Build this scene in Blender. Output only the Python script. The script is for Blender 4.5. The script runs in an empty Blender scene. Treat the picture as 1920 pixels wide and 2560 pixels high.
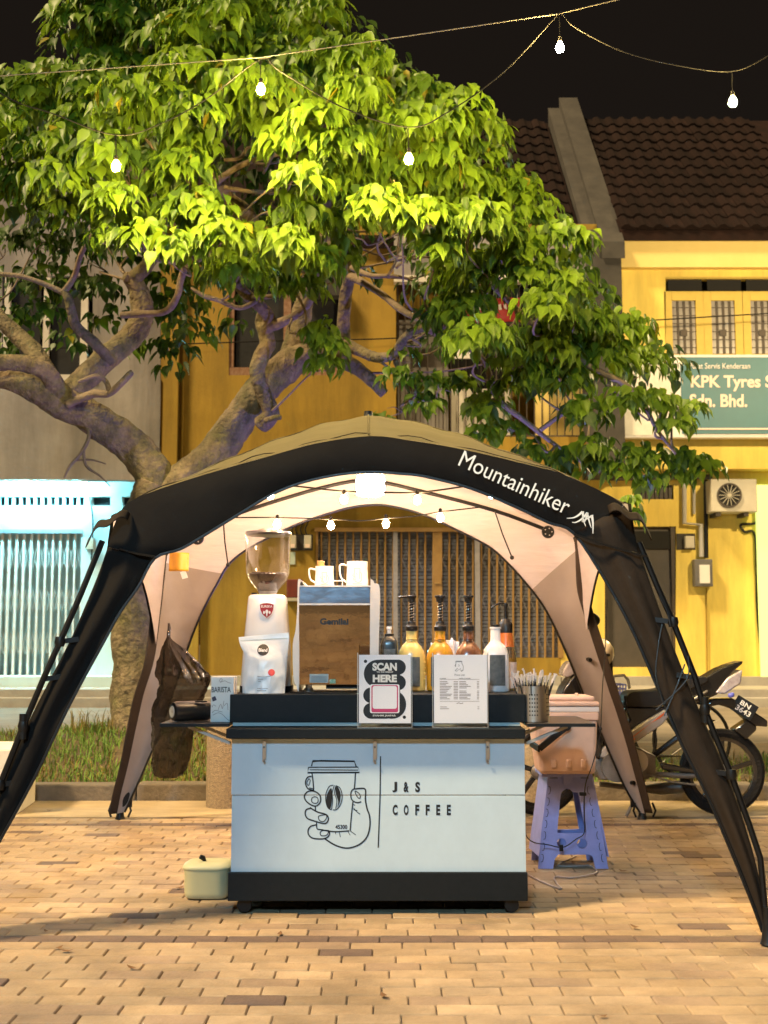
import bpy, bmesh, math, random
from mathutils import Vector, Matrix, Quaternion, noise
random.seed(7)
scene = bpy.context.scene
col = scene.collection
R = math.radians

# ------------------------------------------------------------------ camera
CAM_H, PITCH, FPX = 1.17, R(6.0), 3000.0
cam_data = bpy.data.cameras.new('camera')
cam = bpy.data.objects.new('camera', cam_data)
col.objects.link(cam)
cam.location = (0, 0, CAM_H)
cam.rotation_euler = (R(90) + PITCH, 0, 0)
cam_data.sensor_fit = 'VERTICAL'
cam_data.sensor_height = 36.0
cam_data.lens = FPX / 2560 * 36.0
cam_data.clip_end = 500
cam_data.dof.use_dof = True
cam_data.dof.focus_distance = 5.6
cam_data.dof.aperture_fstop = 5.0
scene.camera = cam

# ------------------------------------------------------------------ world: night sky
world = bpy.data.worlds.new('World')
scene.world = world
world.use_nodes = True
bg = world.node_tree.nodes['Background']
bg.inputs[0].default_value = (0.0046, 0.0034, 0.0026, 1)
bg.inputs[1].default_value = 1.0

# ------------------------------------------------------------------ the warm street lighting (one sun)
sd = bpy.data.lights.new('sun', 'SUN')
sun = bpy.data.objects.new('sun', sd)
col.objects.link(sun)
sd.energy = 3.0
sd.angle = R(9)
sd.color = (1.0, 0.73, 0.39)
sun.rotation_euler = Vector((0.81, 0.50, -1.22)).to_track_quat('-Z', 'Y').to_euler()

vs = scene.view_settings
vs.view_transform = 'Standard'
vs.look = 'None'
vs.exposure = 1.2
vs.gamma = 1.0
vs.use_curve_mapping = False
scene.cycles.use_denoising = True
scene.cycles.max_bounces = 7
scene.cycles.transparent_max_bounces = 16
scene.cycles.sample_clamp_indirect = 6.0
scene.cycles.caustics_reflective = False
scene.cycles.caustics_refractive = False

# ------------------------------------------------------------------ helpers: place
SN, CS = math.sin(PITCH), math.cos(PITCH)
def P(px, py, Y):
    v = (py - 1280) / FPX
    t = Y / (CS + v * SN)
    return Vector(((px - 960) / FPX * t, Y, CAM_H + t * (SN - v * CS)))
def G(px, py, z=0.0):
    v = (py - 1280) / FPX
    t = (z - CAM_H) / (SN - v * CS)
    return Vector(((px - 960) / FPX * t, t * (CS + v * SN), z))
def M(Y):
    return Y / FPX

# ------------------------------------------------------------------ helpers: materials
MATS = {}
def mat(name, c1, c2=None, scale=6.0, rough=0.6, metal=0.0, bump=0.0, bscale=40.0, detail=4.0,
        emit=None, estr=0.0, trans=0.0, spec=0.5, coat=0.0, objrand=0.0, stretch=None, sheen=0.0, stain=0.0, sscale=(1.6, 1.6, .22)):
    m = bpy.data.materials.new(name)
    m.use_nodes = True
    nt = m.node_tree
    b = nt.nodes['Principled BSDF']
    def put(k, v):
        if k in b.inputs: b.inputs[k].default_value = v
    c1 = tuple(c1) + (1,)
    put('Base Color', c1); put('Roughness', rough); put('Metallic', metal)
    put('Specular IOR Level', spec); put('Coat Weight', coat); put('Sheen Weight', sheen)
    if trans: put('Transmission Weight', trans)
    tc = nt.nodes.new('ShaderNodeTexCoord')
    src = tc.outputs['Object']
    if stretch:
        mp = nt.nodes.new('ShaderNodeMapping')
        mp.inputs['Scale'].default_value = stretch
        nt.links.new(src, mp.inputs['Vector']); src = mp.outputs['Vector']
    out = None
    if c2 is not None:
        n = nt.nodes.new('ShaderNodeTexNoise')
        n.inputs['Scale'].default_value = scale
        n.inputs['Detail'].default_value = detail
        n.inputs['Roughness'].default_value = 0.62
        nt.links.new(src, n.inputs['Vector'])
        rp = nt.nodes.new('ShaderNodeValToRGB')
        rp.color_ramp.elements[0].position = 0.34
        rp.color_ramp.elements[1].position = 0.68
        rp.color_ramp.elements[0].color = c1
        rp.color_ramp.elements[1].color = tuple(c2) + (1,)
        nt.links.new(n.outputs['Fac'], rp.inputs['Fac'])
        out = rp.outputs['Color']
    if objrand:
        oi = nt.nodes.new('ShaderNodeObjectInfo')
        hs = nt.nodes.new('ShaderNodeHueSaturation')
        mr = nt.nodes.new('ShaderNodeMapRange')
        mr.inputs['To Min'].default_value = 1 - objrand
        mr.inputs['To Max'].default_value = 1 + objrand
        nt.links.new(oi.outputs['Random'], mr.inputs['Value'])
        nt.links.new(mr.outputs['Result'], hs.inputs['Value'])
        if out is not None: nt.links.new(out, hs.inputs['Color'])
        else: hs.inputs['Color'].default_value = c1
        out = hs.outputs['Color']
    if stain:                                        # dirt, rain streaks: shapes of their own, laid out in the place
        ge = nt.nodes.new('ShaderNodeNewGeometry')
        mp2 = nt.nodes.new('ShaderNodeMapping'); mp2.inputs['Scale'].default_value = sscale
        nt.links.new(ge.outputs['Position'], mp2.inputs['Vector'])
        n3 = nt.nodes.new('ShaderNodeTexNoise'); n3.inputs['Scale'].default_value = 1.0; n3.inputs['Detail'].default_value = 9; n3.inputs['Roughness'].default_value = .68
        nt.links.new(mp2.outputs['Vector'], n3.inputs['Vector'])
        r3 = nt.nodes.new('ShaderNodeValToRGB')
        r3.color_ramp.elements[0].position = .36; r3.color_ramp.elements[1].position = .62
        r3.color_ramp.elements[0].color = (1 - stain, 1 - stain, 1 - stain, 1); r3.color_ramp.elements[1].color = (1, 1, 1, 1)
        nt.links.new(n3.outputs['Fac'], r3.inputs['Fac'])
        mm = nt.nodes.new('ShaderNodeMixRGB'); mm.blend_type = 'MULTIPLY'; mm.inputs[0].default_value = 1.0
        if out is not None: nt.links.new(out, mm.inputs[1])
        else: mm.inputs[1].default_value = c1
        nt.links.new(r3.outputs['Color'], mm.inputs[2]); out = mm.outputs['Color']
    if out is not None: nt.links.new(out, b.inputs['Base Color'])
    if bump:
        n2 = nt.nodes.new('ShaderNodeTexNoise')
        n2.inputs['Scale'].default_value = bscale
        n2.inputs['Detail'].default_value = 5
        nt.links.new(src, n2.inputs['Vector'])
        bp = nt.nodes.new('ShaderNodeBump')
        bp.inputs['Strength'].default_value = bump
        bp.inputs['Distance'].default_value = 0.05 if name.startswith('bark') else 0.02
        nt.links.new(n2.outputs['Fac'], bp.inputs['Height'])
        nt.links.new(bp.outputs['Normal'], b.inputs['Normal'])
    if emit is not None:
        put('Emission Color', tuple(emit) + (1,)); put('Emission Strength', estr)
    MATS[name] = m
    return m

def thin_glass(name, tint=(1, 1, 1), gloss=0.14, rough=0.03, rise=0.75):
    """thin clear shell: see-through with a Fresnel sheen"""
    m = bpy.data.materials.new(name); m.use_nodes = True
    nt = m.node_tree; nt.nodes.clear()
    o = nt.nodes.new('ShaderNodeOutputMaterial')
    t = nt.nodes.new('ShaderNodeBsdfTransparent'); t.inputs[0].default_value = tuple(tint) + (1,)
    g = nt.nodes.new('ShaderNodeBsdfGlossy'); g.inputs['Roughness'].default_value = rough
    lw = nt.nodes.new('ShaderNodeLayerWeight'); lw.inputs['Blend'].default_value = 0.35
    mu = nt.nodes.new('ShaderNodeMath'); mu.operation = 'MULTIPLY_ADD'
    mu.inputs[1].default_value = rise; mu.inputs[2].default_value = gloss
    mx = nt.nodes.new('ShaderNodeMixShader')
    nt.links.new(lw.outputs['Facing'], mu.inputs[0])
    nt.links.new(mu.outputs[0], mx.inputs[0])
    nt.links.new(t.outputs[0], mx.inputs[1]); nt.links.new(g.outputs[0], mx.inputs[2])
    nt.links.new(mx.outputs[0], o.inputs['Surface'])
    MATS[name] = m
    return m

def leaf_mat(name, c, c2, tr=0.35):
    m = mat(name, c, c2, scale=3.0, rough=0.45, spec=0.4)
    nt = m.node_tree
    b = nt.nodes['Principled BSDF']; o = nt.nodes['Material Output']
    t = nt.nodes.new('ShaderNodeBsdfTranslucent')
    t.inputs[0].default_value = (c2[0] * 1.25, c2[1] * 1.15, c2[2] * 0.6, 1)
    mx = nt.nodes.new('ShaderNodeMixShader'); mx.inputs[0].default_value = tr
    nt.links.new(b.outputs[0], mx.inputs[1]); nt.links.new(t.outputs[0], mx.inputs[2])
    nt.links.new(mx.outputs[0], o.inputs['Surface'])
    return m

# ------------------------------------------------------------------ helpers: meshes
WLOC = {}
def wrap_parent(o, parent):
    if parent is not None:
        o.parent = parent
        o.matrix_parent_inverse = Matrix.Translation(-WLOC[parent.name])

def tag(o, label=None, cat=None, group=None, kind=None):
    if label: o['label'] = label
    if cat: o['category'] = cat
    if group: o['group'] = group
    if kind: o['kind'] = kind
    return o

def thing(name, label, cat, loc, group=None):
    o = bpy.data.objects.new(name, None)
    col.objects.link(o)
    o.location = loc
    o.empty_display_size = 0.1
    WLOC[o.name] = Vector(loc)
    return tag(o, label, cat, group)

def finish(me, name, parent=None, smooth=False, bevel=0.0, sharp=40, solid=0.0, subsurf=0):
    vs_ = [v.co for v in me.vertices]
    lo = Vector((min(v.x for v in vs_), min(v.y for v in vs_), min(v.z for v in vs_)))
    hi = Vector((max(v.x for v in vs_), max(v.y for v in vs_), max(v.z for v in vs_)))
    c = Vector(((lo.x + hi.x) / 2, (lo.y + hi.y) / 2, lo.z))
    me.transform(Matrix.Translation(-c))
    o = bpy.data.objects.new(name, me)
    col.objects.link(o)
    o.location = c
    WLOC[o.name] = c
    wrap_parent(o, parent)
    if smooth:
        me.polygons.foreach_set('use_smooth', [True] * len(me.polygons))
        if sharp: me.set_sharp_from_angle(angle=R(sharp))
    if solid:
        md = o.modifiers.new('solid', 'SOLIDIFY'); md.thickness = solid; md.offset = 0
    if subsurf:
        md = o.modifiers.new('sub', 'SUBSURF'); md.levels = subsurf; md.render_levels = subsurf
    if bevel:
        md = o.modifiers.new('bevel', 'BEVEL'); md.width = bevel; md.segments = 2; md.limit_method = 'ANGLE'
    return o

class MB:
    def __init__(s, xf=None):
        s.v, s.f, s.mi, s.cur, s.xf = [], [], [], 0, xf
    def add(s, vs_, fs):
        n = len(s.v)
        s.v += [tuple(v) for v in vs_]
        s.f += [tuple(i + n for i in f) for f in fs]
        s.mi += [s.cur] * len(fs)
        return s
    def box(s, x0, x1, y0, y1, z0, z1):
        vs_ = [(x, y, z) for z in (z0, z1) for y in (y0, y1) for x in (x0, x1)]
        return s.add(vs_, [(0, 2, 3, 1), (4, 5, 7, 6), (0, 1, 5, 4), (2, 6, 7, 3), (0, 4, 6, 2), (1, 3, 7, 5)])
    def obox(s, c, size, rot=None):
        c = Vector(c); hx, hy, hz = size[0] / 2, size[1] / 2, size[2] / 2
        vs_ = [Vector((x, y, z)) for z in (-hz, hz) for y in (-hy, hy) for x in (-hx, hx)]
        if rot is not None: vs_ = [rot @ v for v in vs_]
        return s.add([c + v for v in vs_], [(0, 2, 3, 1), (4, 5, 7, 6), (0, 1, 5, 4), (2, 6, 7, 3), (0, 4, 6, 2), (1, 3, 7, 5)])
    def bar(s, a, b, w, t=None):
        """square-section bar from a to b"""
        a, b = Vector(a), Vector(b); d = b - a
        q = d.to_track_quat('X', 'Z').to_matrix()
        return s.obox((a + b) / 2, (d.length, w, t or w), q)
    def pbox(s, x0, x1, y0, y1, Ya, Yb):
        """box whose front face fills a photo rectangle at depth Ya, running back to Yb"""
        a, b = P(x0, y1, Ya), P(x1, y0, Ya)
        return s.box(a.x, b.x, Ya, Yb, a.z, b.z)
    def tube(s, pts, r, n=8, caps=True, flat=1.0):
        pts = [Vector(p) for p in pts]
        rs = r if isinstance(r, (list, tuple)) else [r] * len(pts)
        rings, prev = [], None
        for i, p in enumerate(pts):
            d = (pts[min(i + 1, len(pts) - 1)] - pts[max(i - 1, 0)])
            d = d.normalized() if d.length > 1e-9 else Vector((0, 0, 1))
            if prev is None:
                u = d.cross(Vector((0, 1, 0)))
                if u.length < 0.1: u = d.cross(Vector((1, 0, 0)))
            else:
                u = prev - d * prev.dot(d)
            u.normalize(); prev = u; w = d.cross(u)
            rings.append([p + (u * math.cos(2 * math.pi * k / n) + w * flat * math.sin(2 * math.pi * k / n)) * rs[i] for k in range(n)])
        vs_ = [v for ring in rings for v in ring]
        fs = []
        for i in range(len(pts) - 1):
            for k in range(n):
                a, b = i * n + k, i * n + (k + 1) % n
                fs.append((a, b, b + n, a + n))
        if caps:
            fs.append(tuple(range(n - 1, -1, -1)))
            fs.append(tuple(range((len(pts) - 1) * n, len(pts) * n)))
        return s.add(vs_, fs)
    def lathe(s, prof, c, n=24, sx=1.0, sy=1.0, rot=None, sq=2.0, caps=True):
        """prof [(radius, height)] turned about a vertical axis at c; sq>2 squares the section"""
        c = Vector(c); vs_ = []
        for (r, z) in prof:
            for k in range(n):
                a = 2 * math.pi * k / n
                ca, sa = math.cos(a), math.sin(a)
                q = (abs(ca) ** sq + abs(sa) ** sq) ** (-1.0 / sq)
                v = Vector((r * sx * ca * q, r * sy * sa * q, z))
                vs_.append(c + (rot @ v if rot is not None else v))
        fs = []
        for i in range(len(prof) - 1):
            for k in range(n):
                a, b = i * n + k, i * n + (k + 1) % n
                fs.append((a, b, b + n, a + n))
        if caps:
            fs.append(tuple(range(n - 1, -1, -1)))
            fs.append(tuple(range((len(prof) - 1) * n, len(prof) * n)))
        return s.add(vs_, fs)
    def ball(s, c, r, n=12, sz=1.0):
        prof = [(max(1e-4, r * math.sin(math.pi * i / (n // 2))), -r * sz * math.cos(math.pi * i / (n // 2))) for i in range(n // 2 + 1)]
        return s.lathe(prof, c, n, caps=False)
    def prism(s, loop, Ya, Yb):
        """photo-outline polygon at depth Ya extruded straight back to Yb"""
        pts = [P(x, y, Ya) for x, y in loop]
        n = len(pts); d = Vector((0, Yb - Ya, 0))
        fs = [tuple(range(n)), tuple(range(2 * n - 1, n - 1, -1))]
        fs += [(i, i + n, (i + 1) % n + n, (i + 1) % n) for i in range(n)]
        return s.add(pts + [p + d for p in pts], fs)
    def grid(s, fn, nu, nv, closeu=False):
        vs_ = [fn(i / nu, j / nv) for j in range(nv + 1) for i in range(nu + 1)]
        fs = [(j * (nu + 1) + i, j * (nu + 1) + i + 1, (j + 1) * (nu + 1) + i + 1, (j + 1) * (nu + 1) + i) for j in range(nv) for i in range(nu)]
        return s.add(vs_, fs)
    def build(s, name, m, parent=None, **kw):
        me = bpy.data.meshes.new(name)
        me.from_pydata(s.v, [], s.f)
        if s.xf is not None: me.transform(s.xf)
        ms = m if isinstance(m, (list, tuple)) else [m]
        for q in ms: me.materials.append(MATS[q])
        if len(ms) > 1: me.polygons.foreach_set('material_index', s.mi)
        bm = bmesh.new(); bm.from_mesh(me)
        bmesh.ops.recalc_face_normals(bm, faces=bm.faces[:])
        bm.to_mesh(me); bm.free()
        me.update()
        return finish(me, name, parent, **kw)

def smooth_line(pts, sub=6, closed=False):
    """Catmull-Rom through points of any dimension"""
    n = len(pts); out = []
    pts = [Vector(p) for p in pts]
    rng = range(n if closed else n - 1)
    for i in rng:
        if closed:
            a, b, c, d = pts[(i - 1) % n], pts[i], pts[(i + 1) % n], pts[(i + 2) % n]
        else:
            a, b, c, d = pts[max(i - 1, 0)], pts[i], pts[i + 1], pts[min(i + 2, n - 1)]
        for k in range(sub):
            t = k / sub
            out.append(0.5 * ((2 * b) + (c - a) * t + (2 * a - 5 * b + 4 * c - d) * t * t + (3 * b - a - 3 * c + d) * t ** 3))
    if not closed: out.append(pts[-1])
    return out

def ribbon(mb, pts, w, closed=False, Y=0.0, dy=0.0):
    """flat printed line on a camera-facing face: pts in photo pixels at depth Y"""
    n = len(pts); L = []
    for i, p in enumerate(pts):
        a = pts[(i - 1) % n] if (closed or i > 0) else p
        b = pts[(i + 1) % n] if (closed or i < n - 1) else p
        d = Vector((b[0] - a[0], b[1] - a[1]))
        if d.length < 1e-6: d = Vector((1, 0))
        d.normalize(); nn = Vector((-d.y, d.x)) * w / 2
        L.append(P(p[0] + nn.x, p[1] + nn.y, Y) + Vector((0, dy, 0)))
        L.append(P(p[0] - nn.x, p[1] - nn.y, Y) + Vector((0, dy, 0)))
    fs = [(2 * i, 2 * i + 1, 2 * i + 3, 2 * i + 2) for i in range(n - 1)]
    if closed: fs.append((2 * n - 2, 2 * n - 1, 1, 0))
    mb.add(L, fs)

def poly(mb, pts, Y, dy=0.0):
    mb.add([P(x, y, Y) + Vector((0, dy, 0)) for x, y in pts], [tuple(range(len(pts)))])

def rrect(x0, x1, y0, y1, r, n=6):
    r = min(r, (x1 - x0) / 2, (y1 - y0) / 2); out = []
    for cx, cy, a0 in ((x1 - r, y0 + r, -90), (x1 - r, y1 - r, 0), (x0 + r, y1 - r, 90), (x0 + r, y0 + r, 180)):
        for k in range(n + 1):
            a = R(a0 + 90 * k / n); out.append((cx + r * math.cos(a), cy + r * math.sin(a)))
    return out
def disc(cx, cy, r, n=20, ry=None):
    return [(cx + r * math.cos(2 * math.pi * k / n), cy + (ry or r) * math.sin(2 * math.pi * k / n)) for k in range(n)]

def raw_text(s_, bold=0.0, spacing=1.0):
    cu = bpy.data.curves.new('t', 'FONT')
    cu.body = s_; cu.size = 1.0; cu.offset = bold; cu.space_character = spacing
    cu.resolution_u = 4
    ob = bpy.data.objects.new('t', cu)
    me = bpy.data.meshes.new_from_object(ob)
    bpy.data.objects.remove(ob); bpy.data.curves.remove(cu)
    return me

def lettering(name, s_, m, O, U, V, parent=None, bold=0.0, off=(0, -0.002, 0), spacing=1.0):
    """flat letters that fill the parallelogram O, U (right), V (up)"""
    me = raw_text(s_, bold, spacing)
    xs = [v.co.x for v in me.vertices]; ys = [v.co.y for v in me.vertices]
    x0, x1, y0, y1 = min(xs), max(xs), min(ys), max(ys)
    O, U, V = Vector(O), Vector(U), Vector(V)
    for v in me.vertices:
        v.co = O + U * ((v.co.x - x0) / max(1e-6, x1 - x0)) + V * ((v.co.y - y0) / max(1e-6, y1 - y0)) + Vector(off)
    me.name = name
    me.materials.clear(); me.materials.append(MATS[m])
    return finish(me, name, parent)
def words(name, s_, m, x0, x1, y0, y1, Y, parent, bold=0.0, dy=-0.002, spacing=1.0):
    a, b, c = P(x0, y1, Y), P(x1, y1, Y), P(x0, y0, Y)
    return lettering(name, s_, m, a, b - a, c - a, parent, bold, (0, dy, 0), spacing)

def plate(name, loops, th, m, Y, parent=None, bevel=0.0, xf=None):
    """panel with holes: photo-pixel loops at depth Y, thickness th backwards"""
    cu = bpy.data.curves.new('c', 'CURVE'); cu.dimensions = '2D'; cu.fill_mode = 'BOTH'; cu.extrude = th / 2
    for lp in loops:
        sp = cu.splines.new('POLY'); sp.points.add(len(lp) - 1); sp.use_cyclic_u = True
        for k, (x, y) in enumerate(lp):
            q = P(x, y, Y); sp.points[k].co = (q.x, q.z, 0, 1)
    ob = bpy.data.objects.new('c', cu)
    me = bpy.data.meshes.new_from_object(ob)
    bpy.data.objects.remove(ob); bpy.data.curves.remove(cu)
    for v in me.vertices: v.co = Vector((v.co.x, Y + th / 2 + v.co.z, v.co.y))
    me.flip_normals()
    if xf is not None: me.transform(xf)
    me.materials.clear(); me.materials.append(MATS[m]); me.name = name
    return finish(me, name, parent, bevel=bevel)

def copy_tree(o, parent=None):
    c = o.copy(); col.objects.link(c); c.parent = parent
    WLOC[c.name] = WLOC.get(o.name, Vector())
    for ch in [k for k in bpy.data.objects if k.parent == o]: copy_tree(ch, c)
    return c

def rod(name, m, parent, pts, r, n=8, **kw):
    return MB().tube(pts, r, n).build(name, m, parent, smooth=True, **kw)

# ------------------------------------------------------------------ materials
mat('brick_tan', (.41, .295, .175), (.34, .24, .14), 9, .8, bump=.25, bscale=60, objrand=.14, stain=.38, sscale=(2.1, 2.1, 2.1))
mat('brick_sand', (.45, .33, .205), (.38, .275, .165), 7, .8, bump=.25, bscale=60, objrand=.14, stain=.38, sscale=(2.1, 2.1, 2.1))
mat('brick_rose', (.355, .25, .16), (.30, .21, .135), 8, .8, bump=.25, bscale=60, objrand=.14, stain=.38, sscale=(2.1, 2.1, 2.1))
mat('brick_dark', (.15, .10, .075), (.11, .075, .06), 9, .85, bump=.3, bscale=60, objrand=.08)
mat('joint_sand', (.19, .14, .095), (.12, .09, .06), 18, .95, bump=.4, bscale=90)
mat('concrete', (.44, .34, .22), (.35, .27, .17), 2.2, .85, bump=.25, bscale=35, stain=.35, sscale=(1.5, 4, 1))
mat('kerb_stone', (.16, .13, .10), (.10, .085, .07), 6, .9, bump=.4, bscale=30)
mat('asphalt', (.26, .22, .17), (.20, .17, .13), 1.4, .9, bump=.3, bscale=60, stain=.3, sscale=(.5, 1.2, 1))
mat('earth', (.12, .085, .045), (.07, .055, .03), 5, 1.0, bump=.6, bscale=25)
mat('apron', (.40, .38, .33), (.30, .28, .25), 2.5, .85, bump=.2)
mat('granite', (.34, .27, .19), (.19, .15, .11), 55, .85, bump=.7, bscale=130)
mat('white_block', (.74, .70, .62), (.62, .58, .5), 3, .8, bump=.15)
mat('wall_yellow', (.93, .72, .16), (.87, .66, .135), 1.3, .8, bump=.12, bscale=20, stain=.32)
mat('wall_cream', (.80, .62, .22), (.72, .55, .18), 1.1, .8, bump=.12, bscale=20)
mat('wall_ochre', (.38, .245, .028), (.31, .20, .024), 1.2, .85, bump=.15, bscale=18, stain=.42)
mat('wall_grey', (.36, .34, .325), (.28, .265, .25), .9, .9, bump=.2, bscale=14, stain=.38)
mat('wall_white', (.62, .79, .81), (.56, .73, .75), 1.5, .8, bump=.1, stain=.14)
mat('cement', (.062, .058, .052), (.036, .034, .032), 2.2, .95, bump=.3)
mat('roof_tile', (.017, .0085, .007), (.009, .0055, .005), 4, .95, spec=.15, objrand=.3, bump=.3)
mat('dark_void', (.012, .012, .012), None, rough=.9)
mat('dark_door', (.075, .065, .06), (.055, .05, .045), 3, .6)
mat('window_glass', (.03, .033, .036), (.05, .05, .05), 2, .15, spec=.6)
mat('curtain_glass', (.36, .34, .31), (.22, .2, .19), 4, .3)
mat('frame_white', (.70, .68, .6), (.6, .57, .5), 6, .6)
mat('frame_yellow', (.52, .39, .07), (.45, .33, .055), 4, .6)
mat('frame_brown', (.20, .09, .04), (.30, .19, .12), 14, .8)
mat('iron_dark', (.05, .045, .04), (.08, .06, .045), 12, .6, metal=.3)
mat('grille_gold', (.36, .22, .075), (.27, .16, .06), 6, .55, metal=.15)
mat('grille_grey', (.36, .35, .40), (.27, .27, .31), 9, .55, metal=.4)
mat('shutter_slate', (.21, .22, .26), (.15, .16, .20), 5, .5, metal=.3)
mat('grille_white', (.72, .70, .66), (.6, .57, .52), 7, .55)
mat('sign_teal', (.02, .12, .155), (.024, .14, .18), 2, .5)
mat('sign_white', (.72, .7, .68), (.66, .64, .62), 4, .5)
mat('sign_pink', (.74, .60, .52), None, rough=.6)
mat('banner_red', (.42, .03, .03), (.34, .02, .025), 6, .55)
mat('ac_body', (.50, .47, .38), (.44, .41, .33), 5, .5)
mat('pipe_grey', (.42, .41, .38), None, rough=.5)
mat('meter_box', (.09, .09, .09), (.13, .12, .11), 9, .5)
mat('paper_green', (.40, .5, .4), (.5, .56, .5), 9, .7)
mat('box_maroon', (.16, .03, .02), (.12, .025, .02), 8, .5)
mat('bark', (.27, .20, .125), (.14, .13, .05), 4, .95, bump=1.0, bscale=17, detail=9, stain=.5, sscale=(9, 9, 5))
mat('bark_thin', (.25, .19, .125), (.17, .13, .085), 9, .9, bump=.4, bscale=40)
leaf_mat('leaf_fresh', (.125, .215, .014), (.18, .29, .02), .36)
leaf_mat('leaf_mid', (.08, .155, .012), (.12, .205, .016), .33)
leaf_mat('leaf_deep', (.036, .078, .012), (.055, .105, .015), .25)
leaf_mat('leaf_yellow', (.24, .22, .02), (.3, .25, .02), .35)
mat('leaf_dry', (.18, .09, .035), (.12, .06, .025), 30, .9)
mat('grass_green', (.13, .23, .025), (.09, .17, .02), 3, .7)
mat('grass_dry', (.22, .16, .03), (.16, .12, .025), 3, .8)
mat('canvas_tan', (.09, .067, .022), (.074, .055, .018), 3, .85, bump=.12, bscale=9)
mat('canvas_dark', (.0065, .0055, .0052), (.009, .0075, .0065), 4, .85, spec=.18, bump=.15, bscale=14)
mat('canvas_brown_lit', (.030, .020, .013), (.020, .0135, .009), 5, .8, spec=.2, bump=.15, bscale=14)  # brown flaps and seam; also the right leg's black canvas as lit warm
mat('lining_taupe', (.33, .285, .265), (.28, .24, .22), 3, .6, bump=.3, bscale=5)
mat('sleeve_brown', (.055, .040, .030), (.038, .028, .022), 5, .7, spec=.2)
mat('lining', (.60, .55, .575), (.54, .49, .515), 3, .6, bump=.35, bscale=5, stretch=(1.0, 1.0, 6.0))
mat('black_metal', (.006, .006, .0065), None, rough=.4, metal=.2, spec=.4)
mat('black_plastic', (.005, .005, .0055), (.008, .008, .008), 20, .45, spec=.35)
mat('print_white', (.78, .77, .74), None, rough=.6)
mat('cart_white', (.54, .68, .79), (.52, .66, .77), 1.5, .42, bump=.03, bscale=120, stretch=(1, 1, 6), stain=.07, sscale=(5, 5, 3))
mat('cart_black', (.0055, .0078, .0095), (.008, .0105, .0125), 30, .6, spec=.25, bump=.06, bscale=220)
mat('shelf_top', (.05, .04, .034), (.04, .033, .03), 8, .35)
mat('print_black', (.008, .009, .011), None, rough=.5)
mat('steel', (.62, .60, .57), (.5, .48, .46), 20, .28, metal=1.0)
mat('brushed_steel', (.72, .68, .62), (.6, .57, .52), 30, .34, metal=1.0, stretch=(1, 1, 30))
mat('mirror_panel', (.32, .215, .12), (.22, .14, .08), 3, .025, metal=1.0, bump=.02, bscale=6)
mat('smoke_chrome', (.34, .34, .38), (.2, .2, .23), 5, .3, metal=1.0, bump=.12, bscale=18)
mat('enamel_white', (.80, .77, .72), None, rough=.22, coat=.4)
mat('ceramic_white', (.82, .80, .77), None, rough=.3, coat=.3)
mat('wood_light', (.55, .30, .10), (.45, .24, .08), 20, .5)
mat('bean', (.035, .016, .010), (.055, .025, .014), 60, .4)
mat('badge_red', (.34, .018, .02), None, rough=.3, coat=.5)
mat('dot_red', (.55, .06, .06), None, rough=.5)
mat('pouch', (.58, .67, .72), (.68, .74, .78), 5, .32, bump=.3, bscale=7)
mat('label_grey', (.42, .5, .5), None, rough=.6)
mat('line_grey', (.16, .16, .17), None, rough=.7)
mat('line_brown', (.20, .13, .11), None, rough=.7)
mat('sticker_green', (.05, .35, .16), (.5, .6, .5), 90, .5)
mat('paper_white', (.90, .885, .92), (.88, .865, .9), 6, .6)
mat('pink_print', (.58, .05, .16), None, rough=.5)
def film(name, c, rough, clear, tint):
    m = mat(name, c, tuple(2.4 * q for q in c), scale=6, rough=rough, bump=.6, bscale=11, spec=.9)
    nt = m.node_tree; b = nt.nodes['Principled BSDF']; o = nt.nodes['Material Output']
    t = nt.nodes.new('ShaderNodeBsdfTransparent'); t.inputs[0].default_value = tuple(tint) + (1,)
    mx = nt.nodes.new('ShaderNodeMixShader'); mx.inputs[0].default_value = clear
    nt.links.new(b.outputs[0], mx.inputs[1]); nt.links.new(t.outputs[0], mx.inputs[2]); nt.links.new(mx.outputs[0], o.inputs['Surface'])
film('bag_plastic', (.010, .0088, .008), .13, .52, (.50, .43, .38))
thin_glass('acrylic', (.99, .995, 1.0), .012, .03, .25)
thin_glass('hopper_glass', (.985, .975, .97), .05, .05)
thin_glass('clear_bottle', (.85, .8, .75), .10, .05)
mat('sauce_cream', (.68, .54, .18), (.6, .47, .15), 6, .25, coat=.4)
mat('sauce_gold', (.60, .30, .02), (.52, .25, .02), 6, .25, coat=.4)
mat('sauce_brown', (.16, .065, .028), (.12, .05, .02), 6, .25, coat=.4)
mat('bottle_white', (.76, .77, .78), None, rough=.3, coat=.3)
mat('syrup_orange', (.62, .17, .04), (.5, .14, .03), 6, .3)
mat('bottle_dark', (.025, .035, .042), None, rough=.25, coat=.5)
mat('label_dark', (.045, .06, .065), (.11, .12, .12), 40, .5)
mat('tissue', (.80, .78, .76), None, rough=.8)
mat('straw_black', (.02, .018, .016), None, rough=.5)
mat('straw_wrap', (.70, .64, .60), (.6, .54, .5), 30, .7)
mat('speaker_body', (.012, .011, .011), (.018, .016, .015), 20, .3, coat=.3)
mat('silver_paint', (.55, .54, .5), None, rough=.35, metal=.3)
mat('box_print', (.55, .62, .62), (.66, .70, .70), 5, .5)
mat('navy_print', (.03, .035, .07), None, rough=.5)
mat('amber_pouch', (.72, .34, .025), (.62, .28, .02), 9, .35, coat=.3)
mat('bin_cream', (.48, .46, .28), (.43, .41, .25), 4, .5)
mat('stool_lilac', (.33, .37, .78), (.28, .32, .72), 4, .5, stain=.15, sscale=(9, 9, 9))
mat('stool_shade', (.16, .19, .42), None, rough=.6)
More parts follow.
